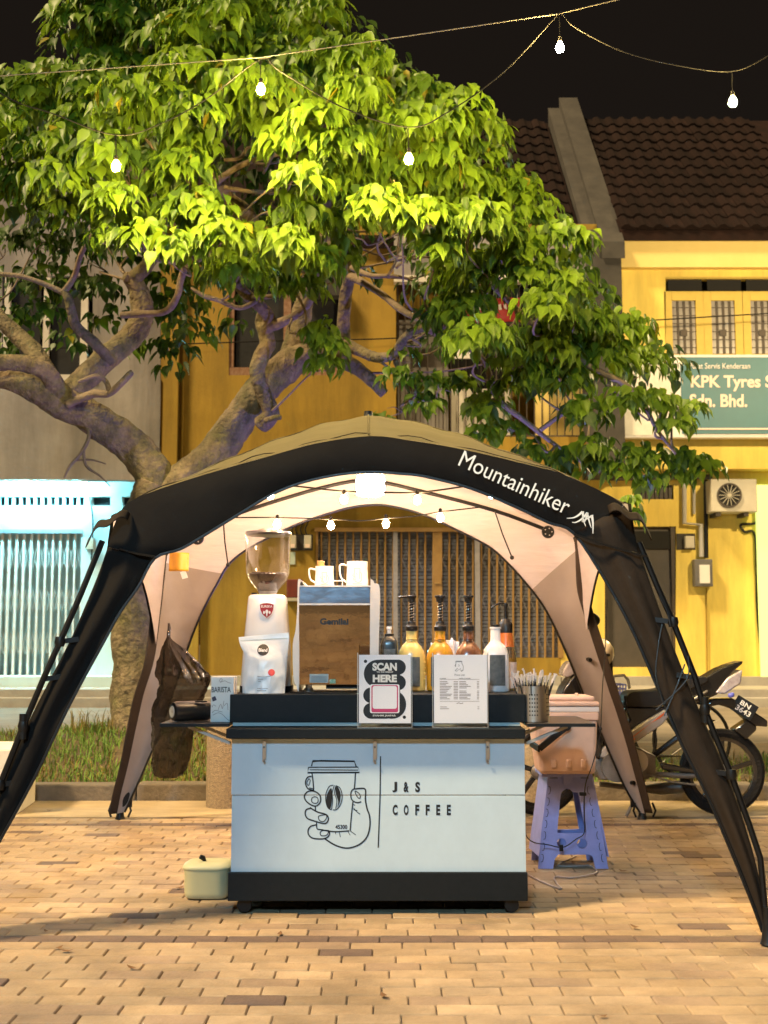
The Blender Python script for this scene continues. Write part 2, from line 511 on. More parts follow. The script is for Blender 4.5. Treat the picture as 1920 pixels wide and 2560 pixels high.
mat('cooler_peach', (.74, .50, .375), (.70, .47, .35), 4, .5, stain=.10, sscale=(8, 8, 8))
mat('cooler_white', (.76, .71, .68), None, rough=.45)
mat('cable_grey', (.42, .33, .28), None, rough=.6)
mat('tyre', (.0055, .005, .005), (.009, .008, .008), 40, .8, spec=.25, bump=.5, bscale=90)
mat('bike_black', (.012, .0115, .012), (.017, .016, .016), 6, .25, coat=.6)
mat('bike_seat', (.007, .0055, .005), (.011, .009, .0075), 9, .6)
mat('bike_silver', (.46, .43, .40), (.36, .33, .31), 5, .3, coat=.4)
mat('bike_orange', (.75, .16, .05), None, rough=.35)
mat('engine_grey', (.26, .24, .22), (.16, .15, .14), 9, .4, metal=.5)
mat('lamp_lens', (.55, .5, .52), (.35, .3, .33), 20, .15, coat=.6)
mat('lamp_blue', (.12, .14, .6), None, rough=.3)
mat('helmet', (.74, .62, .52), (.7, .58, .48), 3, .25, coat=.6)
mat('basket_blue', (.10, .11, .34), None, rough=.4, metal=.2)
mat('wire_dark', (.012, .011, .01), None, rough=.8, spec=.2)
mat('cable_steel', (.10, .09, .07), None, rough=.6, metal=.2)
mat('bulb_glow', (1, .8, .4), None, emit=(1.0, .70, .22), estr=2100)
mat('tent_bulb_glow', (1, .75, .4), None, emit=(1.0, .62, .28), estr=480)
mat('lantern_glow', (1, 1, 1), None, emit=(.92, .96, 1.0), estr=85)
mat('tube_glow', (1, 1, 1), None, emit=(.26, .85, 1.0), estr=400)
mat('lit_door', (.6, .7, .2), None, emit=(.75, .95, .28), estr=.5)
mat('fill_head', (1, 1, 1), None, emit=(.8, .92, 1.0), estr=10)
mat('road_fill_glow', (1, .8, .5), None, emit=(1.0, .74, .38), estr=10)
# ================================================================== THE SETTING
def structure(mb, name, m, **kw):
    o = mb.build(name, m, None, **kw); o['kind'] = 'structure'; return o

structure(MB().box(-160, 160, -60, 220, -.5, -.04), 'ground', 'earth')
plaza = structure(MB().box(-9, 9, -9, 8.06, -.3, -.012), 'plaza', 'joint_sand')
structure(MB().box(-9, 9, 8.064, 8.86, -.3, -.001), 'path', 'concrete')

# --- paving bricks: the 300 that show largest are parts, the rest one mass
BL, BW, BG = .2, .1, .0038
def brick_geo(mb, x, y, z, l, w, tilt=0.0):
    a, b, ch = l / 2, w / 2, .004
    vs_ = [(-a, -b, -.03), (a, -b, -.03), (a, b, -.03), (-a, b, -.03),
           (-a, -b, -ch), (a, -b, -ch), (a, b, -ch), (-a, b, -ch),
           (-a + ch, -b + ch, 0), (a - ch, -b + ch, 0), (a - ch, b - ch, 0), (-a + ch, b - ch, 0)]
    mb.add([(x + p[0], y + p[1], z + p[2] + tilt * p[0]) for p in vs_],
           [(8, 9, 10, 11), (4, 5, 9, 8), (5, 6, 10, 9), (6, 7, 11, 10), (7, 4, 8, 11),
            (0, 1, 5, 4), (1, 2, 6, 5), (2, 3, 7, 6), (3, 0, 4, 7)])
slots = []
rng = random.Random(11)
row0 = -2.0
for r_ in range(int((8.05 - row0) / BW)):
    y = row0 + (r_ + .5) * BW
    offx = (r_ % 2) * .1 + r_ * .013
    hw = 1.2 + max(y, 1.0) * .36
    k0 = int(-hw / BL) - 2
    for k in range(k0, -k0 + 1):
        x = k * BL + (offx % BL)
        band = abs(y - 4.85) < .05 or abs(y - 7.75) < .05
        u = rng.random()
        m_ = 3 if (band or u < .028) else (0 if u < .5 else (1 if u < .78 else 2))
        slots.append((x, y, rng.uniform(-.0034, .0014), m_, rng.uniform(-.014, .014)))
BM = ['brick_tan', 'brick_sand', 'brick_rose', 'brick_dark']
def in_frame(x, y):
    d = y * CS - CAM_H * SN
    if d < 1: return False
    px = 960 + FPX * x / d
    v = (CAM_H * CS + y * SN) / d
    return -60 < px < 1980 and 1280 + FPX * v < 2600
vis = sorted([s_ for s_ in slots if in_frame(s_[0], s_[1])], key=lambda s_: s_[1])
near = vis[:300]; near_set = set(near)
proto = []
for m_ in BM:
    mb = MB(); brick_geo(mb, 0, 0, 0, BL - BG, BW - BG)
    me = bpy.data.meshes.new('brick'); me.from_pydata(mb.v, [], mb.f); me.materials.append(MATS[m_])
    me.update(); proto.append(me)
for (x, y, z, m_, tl) in near:
    o = bpy.data.objects.new('brick', proto[m_]); col.objects.link(o)
    o.location = (x, y, z); o.rotation_euler = (tl * .4, tl * .6, tl * .5)
    wrap_parent(o, plaza)
mb = MB()
for s_ in slots:
    if s_ in near_set: continue
    mb.cur = s_[3]; brick_geo(mb, s_[0], s_[1], s_[2], BL - BG, BW - BG, s_[4] * .6)
tag(mb.build('brick_field', BM, plaza), kind='stuff')

# --- kerb stones, planting bed, road, shophouse apron
kerb = structure(MB().box(-9, 9, 8.90, 9.02, -.3, .02), 'kerb', 'kerb_stone')
for k in range(14):
    x = -6.3 + k * .9
    MB().box(x + .006, x + .894, 8.87, 9.05, -.2, .115 + rng.uniform(-.006, .006)).build('kerb_stone', 'kerb_stone', kerb, bevel=.012)
def bed_z(x, y):
    a = max(0.0, 1 - ((x + 2.1) / 2.9) ** 2) if x < .8 else 0.0
    b = max(0.0, math.sin(max(0, min(1, (y - 9.05) / 3.6)) * math.pi))
    return .06 + .30 * a * b + .02 * noise.noise(Vector((x * 1.7, y * 1.7, 0)))
structure(MB().grid(lambda u, v: Vector((-9 + 18 * u, 9.05 + 3.9 * v, bed_z(-9 + 18 * u, 9.05 + 3.9 * v))), 60, 16), 'planting_bed', 'earth', smooth=True)
structure(MB().box(-60, 60, 12.96, 20.6, -.3, .0), 'road', 'asphalt')
apron = structure(MB().box(-40, 40, 20.62, 30, -.3, .30), 'pavement', 'apron')
MB().box(-40, 40, 20.55, 20.75, -.2, .17).build('kerb_edge', 'apron', apron, bevel=.02)

# grass of the bed: too many blades to count
gv, gf, gm = [], [], []
def blade(x, y, z, h, w, lean, az, m_):
    n = len(gv)
    dx, dy = math.cos(az), math.sin(az)
    for t, ww in ((0, 1.0), (.55, .75)):
        ox = lean * h * t * t
        for sgn in (-1, 1):
            gv.append((x + dx * ox - dy * w * ww * sgn, y + dy * ox + dx * w * ww * sgn, z + h * t))
    gv.append((x + dx * lean * h, y + dy * lean * h, z + h * (1 - .35 * abs(lean))))
    gf.append((n, n + 1, n + 3, n + 2)); gf.append((n + 2, n + 3, n + 4)); gm.extend([m_, m_])
rg = random.Random(5)
for _ in range(34000):
    x = rg.uniform(-4.6, 6.5)
    y = 9.06 + (rg.random() ** 1.3) * 3.6
    if x > .9 and (y > 11.2 or rg.random() < .55): continue
    if noise.noise(Vector((x * 1.3, y * 1.3, 3))) < -.28: continue
    z = bed_z(x, y)
    dry = rg.random() < (.26 + .4 * noise.noise(Vector((x, y, 9))))
    blade(x, y, z - .01, rg.uniform(.05, .15) * (1.5 if rg.random() < .05 else 1), rg.uniform(.003, .0065), rg.uniform(.2, 1.1), rg.uniform(0, 6.283), 1 if dry else 0)
for _ in range(46):                                     # tall dry tuft at the foot of the tree
    x, y = rg.gauss(-2.55, .12), rg.gauss(10.6, .1)
    blade(x, y, bed_z(x, y), rg.uniform(.12, .3), .005, rg.uniform(.2, .8), rg.uniform(0, 6.283), 1)
me = bpy.data.meshes.new('grass'); me.from_pydata(gv, [], gf)
me.materials.append(MATS['grass_green']); me.materials.append(MATS['grass_dry'])
me.polygons.foreach_set('material_index', gm)
tag(finish(me, 'grass'), 'short green and dry grass on the raised bed behind the tent', 'grass', kind='stuff')

# ================================================================== BUILDINGS
YF, YG = 22.0, 22.55          # upper facade plane, ground-floor wall plane
def rect(x0, x1, y0, y1): return [(x0, y0), (x1, y0), (x1, y1), (x0, y1)]
def part(name, m, parent, x0, x1, y0, y1, Ya, Yb, **kw):
    return MB().pbox(x0, x1, y0, y1, Ya, Yb).build(name, m, parent, **kw)
def lattice(name, m, parent, x0, x1, ys, h, step, Y, w):
    """crossed flat laths of a folding gate, joined: too fine to pick apart"""
    mb = MB()
    for yc in ys:
        x = x0
        while x < x1 - 1:
            a, b = P(x, yc - h, Y), P(x + step, yc + h, Y)
            c, d = P(x, yc + h, Y), P(x + step, yc - h, Y)
            mb.bar(a, b, .012, w); mb.bar(c + Vector((0, .014, 0)), d + Vector((0, .014, 0)), .012, w)
            x += step
    return tag(mb.build(name, m, parent), kind='stuff')

# ------------------------------------------------ bright yellow shophouse on the right
b1 = thing('shophouse', 'bright yellow shophouse with teal sign, tiled roof and dark door', 'building', (P(1750, 1700, YF).x, 22.0, .3))
plate('wall', [rect(1546, 2120, 668, 1172), rect(1664, 2060, 694, 892)], .25, 'wall_yellow', YF, b1)
part('parapet', 'wall_cream', b1, 1545, 2120, 581, 668, YF - .16, YF + .3)
plate('lower_wall', [rect(1402, 2130, 1150, 1700), rect(1512, 1690, 1316, 1668), rect(1592, 1684, 1212, 1248)], .25, 'wall_yellow', YG, b1)
part('soffit', 'wall_cream', b1, 1546, 2120, 1160, 1173, YF + .26, YG + .05)
part('plinth', 'apron', b1, 1405, 2130, 1692, 1722, YG - .3, YG + .02)
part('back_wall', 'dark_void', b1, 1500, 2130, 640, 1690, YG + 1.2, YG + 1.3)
for k in range(3):
    x0 = 1664 + k * 98
    w = part('window', 'frame_yellow', b1, x0, x0 + 96, 728, 892, YF + .07, YF + .09)
    part('pane', 'curtain_glass', w, x0 + 16, x0 + 78, 752, 884, YF + .045, YF + .062)
    for xx in (x0, x0 + 79):
        part('frame', 'frame_yellow', w, xx, xx + 15, 729, 890, YF + .0, YF + .064)
    part('frame', 'frame_yellow', w, x0 + 16, x0 + 78, 729, 751, YF + .005, YF + .062)
    mb = MB()
    for xx in (30, 46, 62): mb.pbox(x0 + xx, x0 + xx + 2.5, 753, 884, YF + .03, YF + .04)
    for yy in range(6): mb.pbox(x0 + 17, x0 + 77, 768 + yy * 20, 770 + yy * 20, YF + .022, YF + .029)
    mb.build('window_bars', 'iron_dark', w)
    part('pane', 'dark_void', w, x0 + 6, x0 + 90, 698, 727, YF + .05, YF + .06)
    part('latch', 'iron_dark', w, x0 + 38, x0 + 54, 824, 840, YF + .012, YF + .021)
part('mullion', 'frame_yellow', b1, 1664, 2060, 692, 697, YF - .01, YF + .1)
# dark door with vent light
dr = part('door', 'dark_door', b1, 1512, 1690, 1316, 1668, YG + .1, YG + .16)
part('transom', 'dark_void', dr, 1560, 1684, 1328, 1372, YG + .06, YG + .09)
for xx in (1509, 1685): part('frame', 'iron_dark', dr, xx, xx + 7, 1316, 1668, YG + .03, YG + .098)
for k in range(8):
    part('vent_block', 'iron_dark', b1, 1593 + k * 11.3, 1601 + k * 11.3, 1213, 1247, YG + .06, YG + .12)
part('vent_void', 'dark_void', b1, 1590, 1686, 1210, 1250, YG + .13, YG + .16)
# canopy rail with pipes under the overhang
rod('service_pipe', 'iron_dark', b1, [P(1520, 1196, YG - .2), P(1780, 1192, YG - .2)], .05)
rod('pipe', 'pipe_grey', b1, [P(1711, 1200, YG - .1), P(1711, 1308, YG - .1), P(1752, 1312, YG - .1), P(1754, 1392, YG - .1)], .045)
rod('pipe', 'pipe_grey', b1, [P(1735, 1205, YG - .06), P(1735, 1285, YG - .06)], .03)
rod('pipe', 'black_plastic', b1, [P(1764, 1200, YG - .1), P(1766, 1395, YG - .1)], .04)
rod('cable', 'black_plastic', b1, [P(x, y, YG - .05) for x, y in smooth_line([(1888, 1268), (1898, 1290), (1888, 1308), (1852, 1312), (1862, 1330), (1888, 1342), (1892, 1500), (1900, 1600), (1916, 1690)], 5)], .025, 6)
rod('conduit', 'wall_ochre', b1, [P(1766, 1470, YG - .03), P(1768, 1690, YG - .03)], .012, 6)
# lit strip of the neighbour's doorway
part('lit_doorway', 'lit_door', b1, 1906, 1990, 1212, 1700, YG - .2, YG - .1)

def roof(parent, xa, xb, Ye, Yr, ze, zr, c0, c1, rows):
    """slab plus single rolled tiles (only the columns the photo shows)"""
    MB().add([(xa, Ye, ze), (xb, Ye, ze), (xb, Yr, zr), (xa, Yr, zr), (xa, Ye, ze - .2), (xb, Ye, ze - .2), (xb, Yr, zr - .2), (xa, Yr, zr - .2)],
             [(0, 1, 2, 3), (4, 7, 6, 5), (0, 4, 5, 1), (1, 5, 6, 2), (2, 6, 7, 3), (3, 7, 4, 0)]).build('roof', 'roof_tile', parent)
    d = Vector((0, Yr - Ye, zr - ze)); L = d.length; d.normalize()
    nrm = Vector((0, -d.z, d.y))
    tl = L / rows * 1.12; tw = .30
    mb = MB()
    prof = [(0, 0), (.18, .05), (.42, .058), (.62, .015), (.85, -.004), (1.0, .0)]
    mb.add([Vector((q * tw, 0, 0)) + nrm * (h + .045 * (1 - s_) + .012) + d * (s_ * tl) for s_ in (0, 1) for q, h in prof] +
           [Vector((q * tw, 0, 0)) + nrm * (.012) for q, h in prof],
           [(i, i + 1, i + 7, i + 6) for i in range(5)] + [(i + 12, i + 13, i + 1, i) for i in range(5)])
    me = bpy.data.meshes.new('roof_tile'); me.from_pydata(mb.v, [], mb.f); me.materials.append(MATS['roof_tile']); me.update()
    rr = random.Random(3)
    x = c0
    while x < c1:
        for r_ in range(rows):
            o = bpy.data.objects.new('roof_tile', me); col.objects.link(o)
            o.location = Vector((x, Ye, ze)) + d * (r_ * L / rows) + Vector((rr.uniform(-.01, .01), 0, rr.uniform(0, .012)))
            o.rotation_euler = (0, 0, rr.uniform(-.02, .02))
            wrap_parent(o, parent)
        x += tw
ZE, ZR = P(1700, 578, 21.8).z, P(1700, 302, 26.3).z
roof(b1, P(1548, 578, 21.8).x, 12.0, 21.75, 26.3, ZE, ZR, P(1548, 578, 21.8).x + .03, 8.2, 12)
wx = P(1545, 578, 21.8).x
MB().add([(wx - .62, 21.55, ZE - .35), (wx, 21.55, ZE - .35), (wx, 26.4, ZR + .35), (wx - .62, 26.4, ZR + .35),
          (wx - .62, 21.55, ZE - 4.6), (wx, 21.55, ZE - 4.6), (wx, 26.4, ZE - 4.6), (wx - .62, 26.4, ZE - 4.6)],
         [(0, 1, 2, 3), (4, 7, 6, 5), (0, 4, 5, 1), (1, 5, 6, 2), (2, 6, 7, 3), (3, 7, 4, 0)]).build('party_wall', 'cement', b1)
MB().add([(wx - .36, 21.5, ZE - .3), (wx + .06, 21.5, ZE - .3), (wx + .06, 26.45, ZR + .62), (wx - .36, 26.45, ZR + .62),
          (wx - .36, 21.5, ZE - .62), (wx + .06, 21.5, ZE - .62), (wx + .06, 26.45, ZR + .3), (wx - .36, 26.45, ZR + .3)],
         [(0, 1, 2, 3), (4, 7, 6, 5), (0, 4, 5, 1), (1, 5, 6, 2), (2, 6, 7, 3), (3, 7, 4, 0)]).build('party_wall_coping', 'cement', b1)

# the sign board on it
sg = thing('shop_sign', 'teal and white tyre shop sign board on the yellow shophouse', 'sign', P(1760, 1096, 21.7))
part('board', 'sign_white', sg, 1557, 2060, 886, 1095, 21.68, 21.84, bevel=.02)
part('panel', 'sign_teal', sg, 1706, 2054, 893, 1084, 21.66, 21.678)
part('panel', 'frame_white', sg, 1562, 1676, 893, 1088, 21.668, 21.679)
words('lettering', 'KPK Tyres Service', 'sign_pink', 1727, 2030, 938, 978, 21.655, sg, .03)
words('lettering', 'Sdn. Bhd.', 'sign_pink', 1724, 1868, 985, 1018, 21.655, sg, .03)
words('lettering', 'Pusat Servis Kenderaan', 'sign_teal', 1724, 1876, 908, 922, 21.655, sg, .01, dy=-.004)
words('lettering', 'Pusat Servis Kenderaan', 'sign_white', 1723, 1875, 908, 922, 21.655, sg, .004, dy=-.008)
mb = MB(); poly(mb, rect(1728, 2030, 1070, 1074), 21.65); mb.build('small_print', 'sign_pink', sg)

ac = thing('air_conditioner', 'beige air conditioner outdoor unit under the yellow overhang', 'air conditioner', P(1834, 1284, YG - .45))
part('casing', 'ac_body', ac, 1779, 1892, 1197, 1280, YG - .5, YG - .1, bevel=.02)
plate('fan_guard', [disc(1824, 1238, 31, 28), disc(1824, 1238, 27, 28)], .02, 'iron_dark', YG - .53, ac)
mb = MB()
for k in range(7): mb.tube([P(1824 - 26 * math.cos(R(k * 26)), 1238 - 26 * math.sin(R(k * 26)), YG - .525), P(1824 + 26 * math.cos(R(k * 26)), 1238 + 26 * math.sin(R(k * 26)), YG - .525)], .006, 5)
mb.build('fan_grille', 'ac_body', ac)
mb = MB(); poly(mb, disc(1824, 1238, 27, 28), YG - .505); mb.build('fan_opening', 'dark_void', ac)
for xx in (1790, 1860): part('bracket', 'iron_dark', ac, xx, xx + 12, 1281, 1290, YG - .45, YG)
mt = thing('meter_box', 'black electricity meter box with bright dial on yellow wall', 'meter', P(1759, 1466, YG - .2))
part('case', 'meter_box', mt, 1738, 1781, 1398, 1466, YG - .22, YG - .02, bevel=.01)
part('dial', 'sign_white', mt, 1750, 1774, 1412, 1458, YG - .24, YG - .221)
mt = thing('meter', 'small grey meter beside the dark door of the yellow shophouse', 'meter', P(1724, 1370, YG - .12))
part('case', 'ac_body', mt, 1714, 1736, 1340, 1370, YG - .14, YG - .02, bevel=.01)
part('backboard', 'cement', mt, 1692, 1738, 1334, 1374, YG - .018, YG - .004)

# ------------------------------------------------ ochre shophouse in the middle
b2 = thing('shophouse', 'ochre shophouse with barred balcony and wide folding gate behind the cart', 'building', (P(960, 1700, YF).x, 22.0, .3))
plate('wall', [rect(402, 1545, 560, 1172), rect(572, 860, 690, 938), rect(990, 1510, 700, 1092)], .25, 'wall_ochre', YF, b2)
part('pilaster', 'wall_ochre', b2, 404, 452, 560, 1172, YF - .14, YF - .002)
part('pilaster', 'wall_ochre', b2, 452, 466, 560, 1172, YF - .06, YF - .003)
plate('lower_wall', [rect(402, 1402, 1160, 1700), rect(790, 1400, 1326, 1645), rect(466, 500, 1440, 1690)], .25, 'wall_ochre', YG, b2)
part('soffit', 'wall_ochre', b2, 402, 1545, 1160, 1172.5, YF + .26, YG + .05)
part('cornice', 'wall_grey', b2, 985, 1545, 590, 688, YF - .25, YF - .004)
part('cornice_trim', 'frame_white', b2, 985, 1545, 688, 704, YF - .3, YF - .1)
part('plinth', 'apron', b2, 402, 1402, 1690, 1722, YG - .3, YG + .02)
part('pilaster_lower', 'wall_ochre', b2, 466, 502, 1172, 1690, YG - .12, YG - .003)
part('inner_wall', 'wall_ochre', b2, 960, 1540, 680, 1110, YF + 1.0, YF + 1.1)
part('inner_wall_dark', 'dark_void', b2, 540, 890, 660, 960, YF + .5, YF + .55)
roof(b2, -3.9, wx - .66, 21.9, 26.3, ZE - .1, ZR - .05, 1.55, wx - .95, 12)
# window left of the balcony
w = part('window', 'frame_brown', b2, 572, 860, 690, 704, YF + .02, YF + .14)
part('pane', 'window_glass', w, 590, 842, 706, 920, YF + .10, YF + .12)
for xx in (572, 708, 846): part('frame', 'frame_brown', w, xx, xx + 14 + (6 if xx == 708 else 0), 704.5, 918, YF + .03, YF + .15)
part('frame', 'frame_brown', w, 572, 860, 918.5, 938, YF + .01, YF + .16)
part('awning', 'cement', b2, 756, 850, 690, 738, YF - .3, YF - .005)
part('paper', 'wood_light', w, 724, 742, 828, 852, YF + .085, YF + .095)
# balcony: bars, rails and things behind them
for k in range(28):
    rod('balcony_bar', 'iron_dark', b2, [P(994 + k * 19, 700, YF + .1), P(994 + k * 19, 1092, YF + .1)], .011, 6)
for yy in (806, 948, 1088):
    part('balcony_rail', 'iron_dark', b2, 990, 1510, yy, yy + 5, YF + .06, YF + .13)
part('shutter', 'wall_grey', b2, 998, 1120, 800, 945, YF + .5, YF + .6)
part('shutter', 'frame_white', b2, 1128, 1275, 972, 1088, YF + .4, YF + .5)
part('shutter', 'wall_cream', b2, 1340, 1505, 972, 1088, YF + .4, YF + .5)
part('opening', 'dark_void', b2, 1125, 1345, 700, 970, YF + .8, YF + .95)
part('box_panel', 'wall_grey', b2, 994, 1120, 955, 1088, YF + .3, YF + .4)
# lower door edge on the left, pale green
for xx in (468, 484): part('door_frame', 'paper_green', b2, xx, xx + 14, 1442, 1690, YG + .02, YG + .1)
# folding gate: shutter slats, lattice, gold bars, posts
for k in range(34):
    y0 = 1328 + k * 9.3
    part('shutter_slat', 'shutter_slate', b2, 792, 1398, y0, y0 + 8.2, YG + .17 + .012 * (k % 2), YG + .21, bevel=.006)
lattice('gate_lattice', 'grille_grey', b2, 796, 1396, (1400, 1500, 1600), 24, 20, YG + .10, .014)
for k in range(30):
    rod('gate_bar', 'grille_gold', b2, [P(803 + k * 20, 1328, YG + .06), P(803 + k * 20, 1644, YG + .06)], .02, 6)
for xx, ww, m_ in ((983, 11, 'grille_grey'), (1083, 22, 'grille_gold'), (1189, 10, 'grille_grey'), (788, 7, 'grille_gold'), (1396, 8, 'grille_gold')):
    part('gate_post', m_, b2, xx, xx + ww, 1326, 1645, YG - .02, YG + .03)
part('gate_lintel', 'grille_gold', b2, 786, 1405, 1319, 1329, YG - .05, YG + .02)
part('gate_lock', 'grille_gold', b2, 1087, 1103, 1442, 1460, YG - .04, YG - .022)
# electrical board
el = thing('meter', 'pair of grey electricity meters with loose wires on ochre wall beside the gate', 'meter', P(755, 1376, YG - .1))
part('backboard', 'cement', el, 722, 782, 1336, 1376, YG - .03, YG - .005)
for xx in (722, 760):
    c = part('case', 'ac_body', el, xx, xx + 18, 1338, 1370, YG - .12, YG - .032, bevel=.01)
    part('seal', 'sign_pink', c, xx + 3, xx + 15, 1360, 1369, YG - .13, YG - .121)
for xx in (735, 744, 756, 768): rod('wire', 'black_plastic', el, [P(q, r_, YG - .05) for q, r_ in smooth_line([(xx, 1338), (xx - 5, 1322), (xx + 3, 1300), (xx + 1, 1250)], 4)], .012, 5)
tag(part('notice', 'paper_green', None, 722, 738, 1380, 1411, YG - .02, YG - .005), 'small pale green notice on ochre wall under the meters', 'notice')
bx = thing('letter_box', 'maroon wall box behind the espresso machine', 'box', P(735, 1502, YG - .25))
part('case', 'box_maroon', bx, 716, 756, 1448, 1494, YG - .25, YG - .005, bevel=.015)
part('tray', 'ac_body', bx, 714, 757, 1494.5, 1502, YG - .26, YG - .004)
# banners hung on the balcony
bn = thing('banner', 'red banner with white lettering tied to the balcony bars', 'banner', P(1213, 808, YF))
MB().grid(lambda u, v: P(1122 + 178 * u, 746 + 60 * v, YF + .02) + Vector((0, .03 * math.sin(u * 17) * .5, .02 * math.sin(u * 9))), 24, 4).build('cloth', 'banner_red', bn, smooth=True, solid=.006)
mb = MB()
for k in range(11): poly(mb, [(1142 + k * 13, 760 + (k % 3)), (1148 + k * 13, 760), (1151 + k * 13, 774), (1143 + k * 13, 775 - (k % 2) * 5)], YF - .03)
mb.build('lettering', 'sign_white', bn)
sb = thing('sign', 'white sign panel with black letter hung below the red banner', 'sign', P(1150, 898, YF))
part('panel', 'sign_white', sb, 1105, 1205, 852, 896, YF - .02, YF + .03)
words('lettering', 'S', 'print_black', 1114, 1134, 856, 872, YF - .025, sb, .03)

# ------------------------------------------------ grey shophouse on the left, lit cyan below
b3 = thing('shophouse', 'grey plastered shophouse with white window frames and cyan lit ground floor', 'building', (P(150, 1700, YF).x, 22.0, .3))
plate('wall', [rect(-420, 401, 300, 1200), rect(5, 232, 690, 936)], .25, 'wall_grey', YF + .03, b3)
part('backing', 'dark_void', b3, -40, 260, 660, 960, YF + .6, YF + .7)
w = part('window', 'frame_white', b3, 0, 236, 936.5, 950, YF - .02, YF + .2)
for xx, ww in ((5, 22), (104, 22), (198, 24)): part('frame', 'frame_white', w, xx, xx + ww, 690, 936, YF + .04, YF + .12)
for xx in (27, 126): part('pane', 'window_glass', w, xx, xx + 78, 690, 936, YF + .14, YF + .16)
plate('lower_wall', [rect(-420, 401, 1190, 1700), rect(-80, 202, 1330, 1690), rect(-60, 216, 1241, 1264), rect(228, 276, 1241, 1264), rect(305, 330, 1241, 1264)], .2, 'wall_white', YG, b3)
part('vent_void', 'dark_void', b3, -70, 340, 1236, 1270, YG + .21, YG + .24)
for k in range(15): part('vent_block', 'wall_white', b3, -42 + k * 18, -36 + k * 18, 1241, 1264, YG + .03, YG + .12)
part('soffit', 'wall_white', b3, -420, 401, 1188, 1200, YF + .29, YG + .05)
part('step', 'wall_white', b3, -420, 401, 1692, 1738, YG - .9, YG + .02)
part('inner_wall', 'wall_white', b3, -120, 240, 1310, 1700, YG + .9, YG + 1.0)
for k in range(16):
    part('gate_bar', 'grille_white', b3, -76 + k * 18.3, -70.5 + k * 18.3, 1332, 1690, YG + .02, YG + .06)
lattice('gate_lattice', 'grille_white', b3, -74, 200, (1392, 1500, 1608), 26, 9.15, YG + .08, .016)
part('gate_rail', 'grille_grey', b3, -80, 206, 1324, 1333, YG - .03, YG + .02)
part('drain_pipe', 'iron_dark', b3, 398, 402, 950, 1200, YF - .03, YF + .02)
rod('wire', 'black_plastic', b3, [P(x, y, YG - .04) for x, y in smooth_line([(222, 1240), (232, 1300), (228, 1400)], 4)], .015, 5)
part('meter_case', 'ac_body', b3, 212, 232, 1345, 1372, YG - .12, YG - .002)
tl = thing('assumed_tube_lamp', 'assumed glowing cyan fluorescent tube under the overhang of the grey shophouse', 'lamp', P(110, 1212, YG - .3))  # tube itself assumed from the cyan light on the wall
part('housing', 'frame_white', tl, 20, 220, 1201, 1206, YG - .42, YG - .3)
rod('tube', 'tube_glow', tl, [P(24, 1210, YG - .36), P(216, 1210, YG - .36)], .022, 8)
rod('tube', 'tube_glow', tl, [P(-260, 1210, YG - .36), P(-70, 1210, YG - .36)], .022, 8)
ck = thing('facade_cable', 'thin black cable strung across the upper storeys of the shophouses', 'cable', P(960, 848, 21.5))
rod('wire', 'wire_dark', ck, [P(x, y, 21.4) for x, y in smooth_line([(-60, 872), (150, 870), (700, 852), (1000, 845), (1400, 815), (1980, 780)], 5)], .012, 5)
# ================================================================== THE TREE
TY = 10.9
tree = thing('tree', 'large spreading tree with heart shaped leaves rising behind the tent', 'tree', P(342, 1800, TY))
def limb(pts, name='limb', m='bark', n=18):
    """pts: (px, py, radius px, depth)"""
    ctl = [P(x, y, d) for x, y, r, d in pts]
    L = smooth_line(ctl, 9)
    rr = smooth_line([(r * M(d), 0, 0) for x, y, r, d in pts], 9)
    L2, R2 = [], []
    for i, (p, q) in enumerate(zip(L, rr)):
        k = q[0]
        w = Vector((noise.noise(p * 3.1), noise.noise(p * 3.1 + Vector((7, 0, 0))), noise.noise(p * 3.1 + Vector((0, 9, 0))))) * k * .16
        L2.append(p + w); R2.append(max(.002, k * (1 + .09 * noise.noise(p * 4.0))))
    mb = MB().tube(L2, R2, n)
    for j, p in enumerate(L2):                       # bark ridges and knots
        for q in range(n):
            i = j * n + q; v = Vector(mb.v[i]); d = v - p
            k = d.length
            if k < .008: continue
            h = .10 * noise.noise(v * 11) + .07 * noise.noise(v * 27) + .16 * max(0, noise.noise(v * 4.5 + Vector((3, 1, 8))) - .25)
            mb.v[i] = tuple(p + d * (1 + h))
    return mb.build(name, m, tree, smooth=True, sharp=0)
T = TY
limb([(346, 1880, 82, T), (342, 1800, 66, T), (336, 1650, 54, T), (338, 1500, 51, T), (352, 1380, 52, T), (378, 1270, 55, T), (392, 1215, 54, T)], 'trunk', n=26)
limb([(375, 1290, 46, T), (385, 1200, 47, T), (330, 1115, 46, T), (240, 1050, 45, T - .2), (150, 1005, 40, T - .4), (60, 962, 30, T - .6), (-60, 930, 26, T - .6), (-260, 860, 18, T - .6)])
limb([(185, 1020, 26, T - .35), (150, 975, 25, T - .5), (110, 925, 23, T - .7), (50, 908, 21, T - .8), (-30, 905, 20, T - .9), (-160, 870, 16, T - 1)])
limb([(150, 1000, 24, T - .2), (100, 900, 24, T - .1), (50, 845, 22, T), (0, 795, 20, T), (-80, 700, 16, T)])
limb([(175, 985, 32, T - .3), (240, 920, 31, T - .1), (320, 850, 31, T + .1), (358, 790, 29, T + .2), (350, 735, 26, T + .2), (330, 700, 20, T + .15), (312, 690, 10, T + .1)])
limb([(325, 705, 20, T + .2), (365, 665, 17, T), (390, 620, 16, T - .2), (400, 560, 14, T - .4), (385, 480, 12, T - .6), (360, 400, 9, T - .8)])
limb([(282, 905, 13, T - .1), (235, 855, 14, T - .3), (190, 815, 13, T - .4), (172, 750, 11, T - .5), (160, 728, 10, T - .5)])
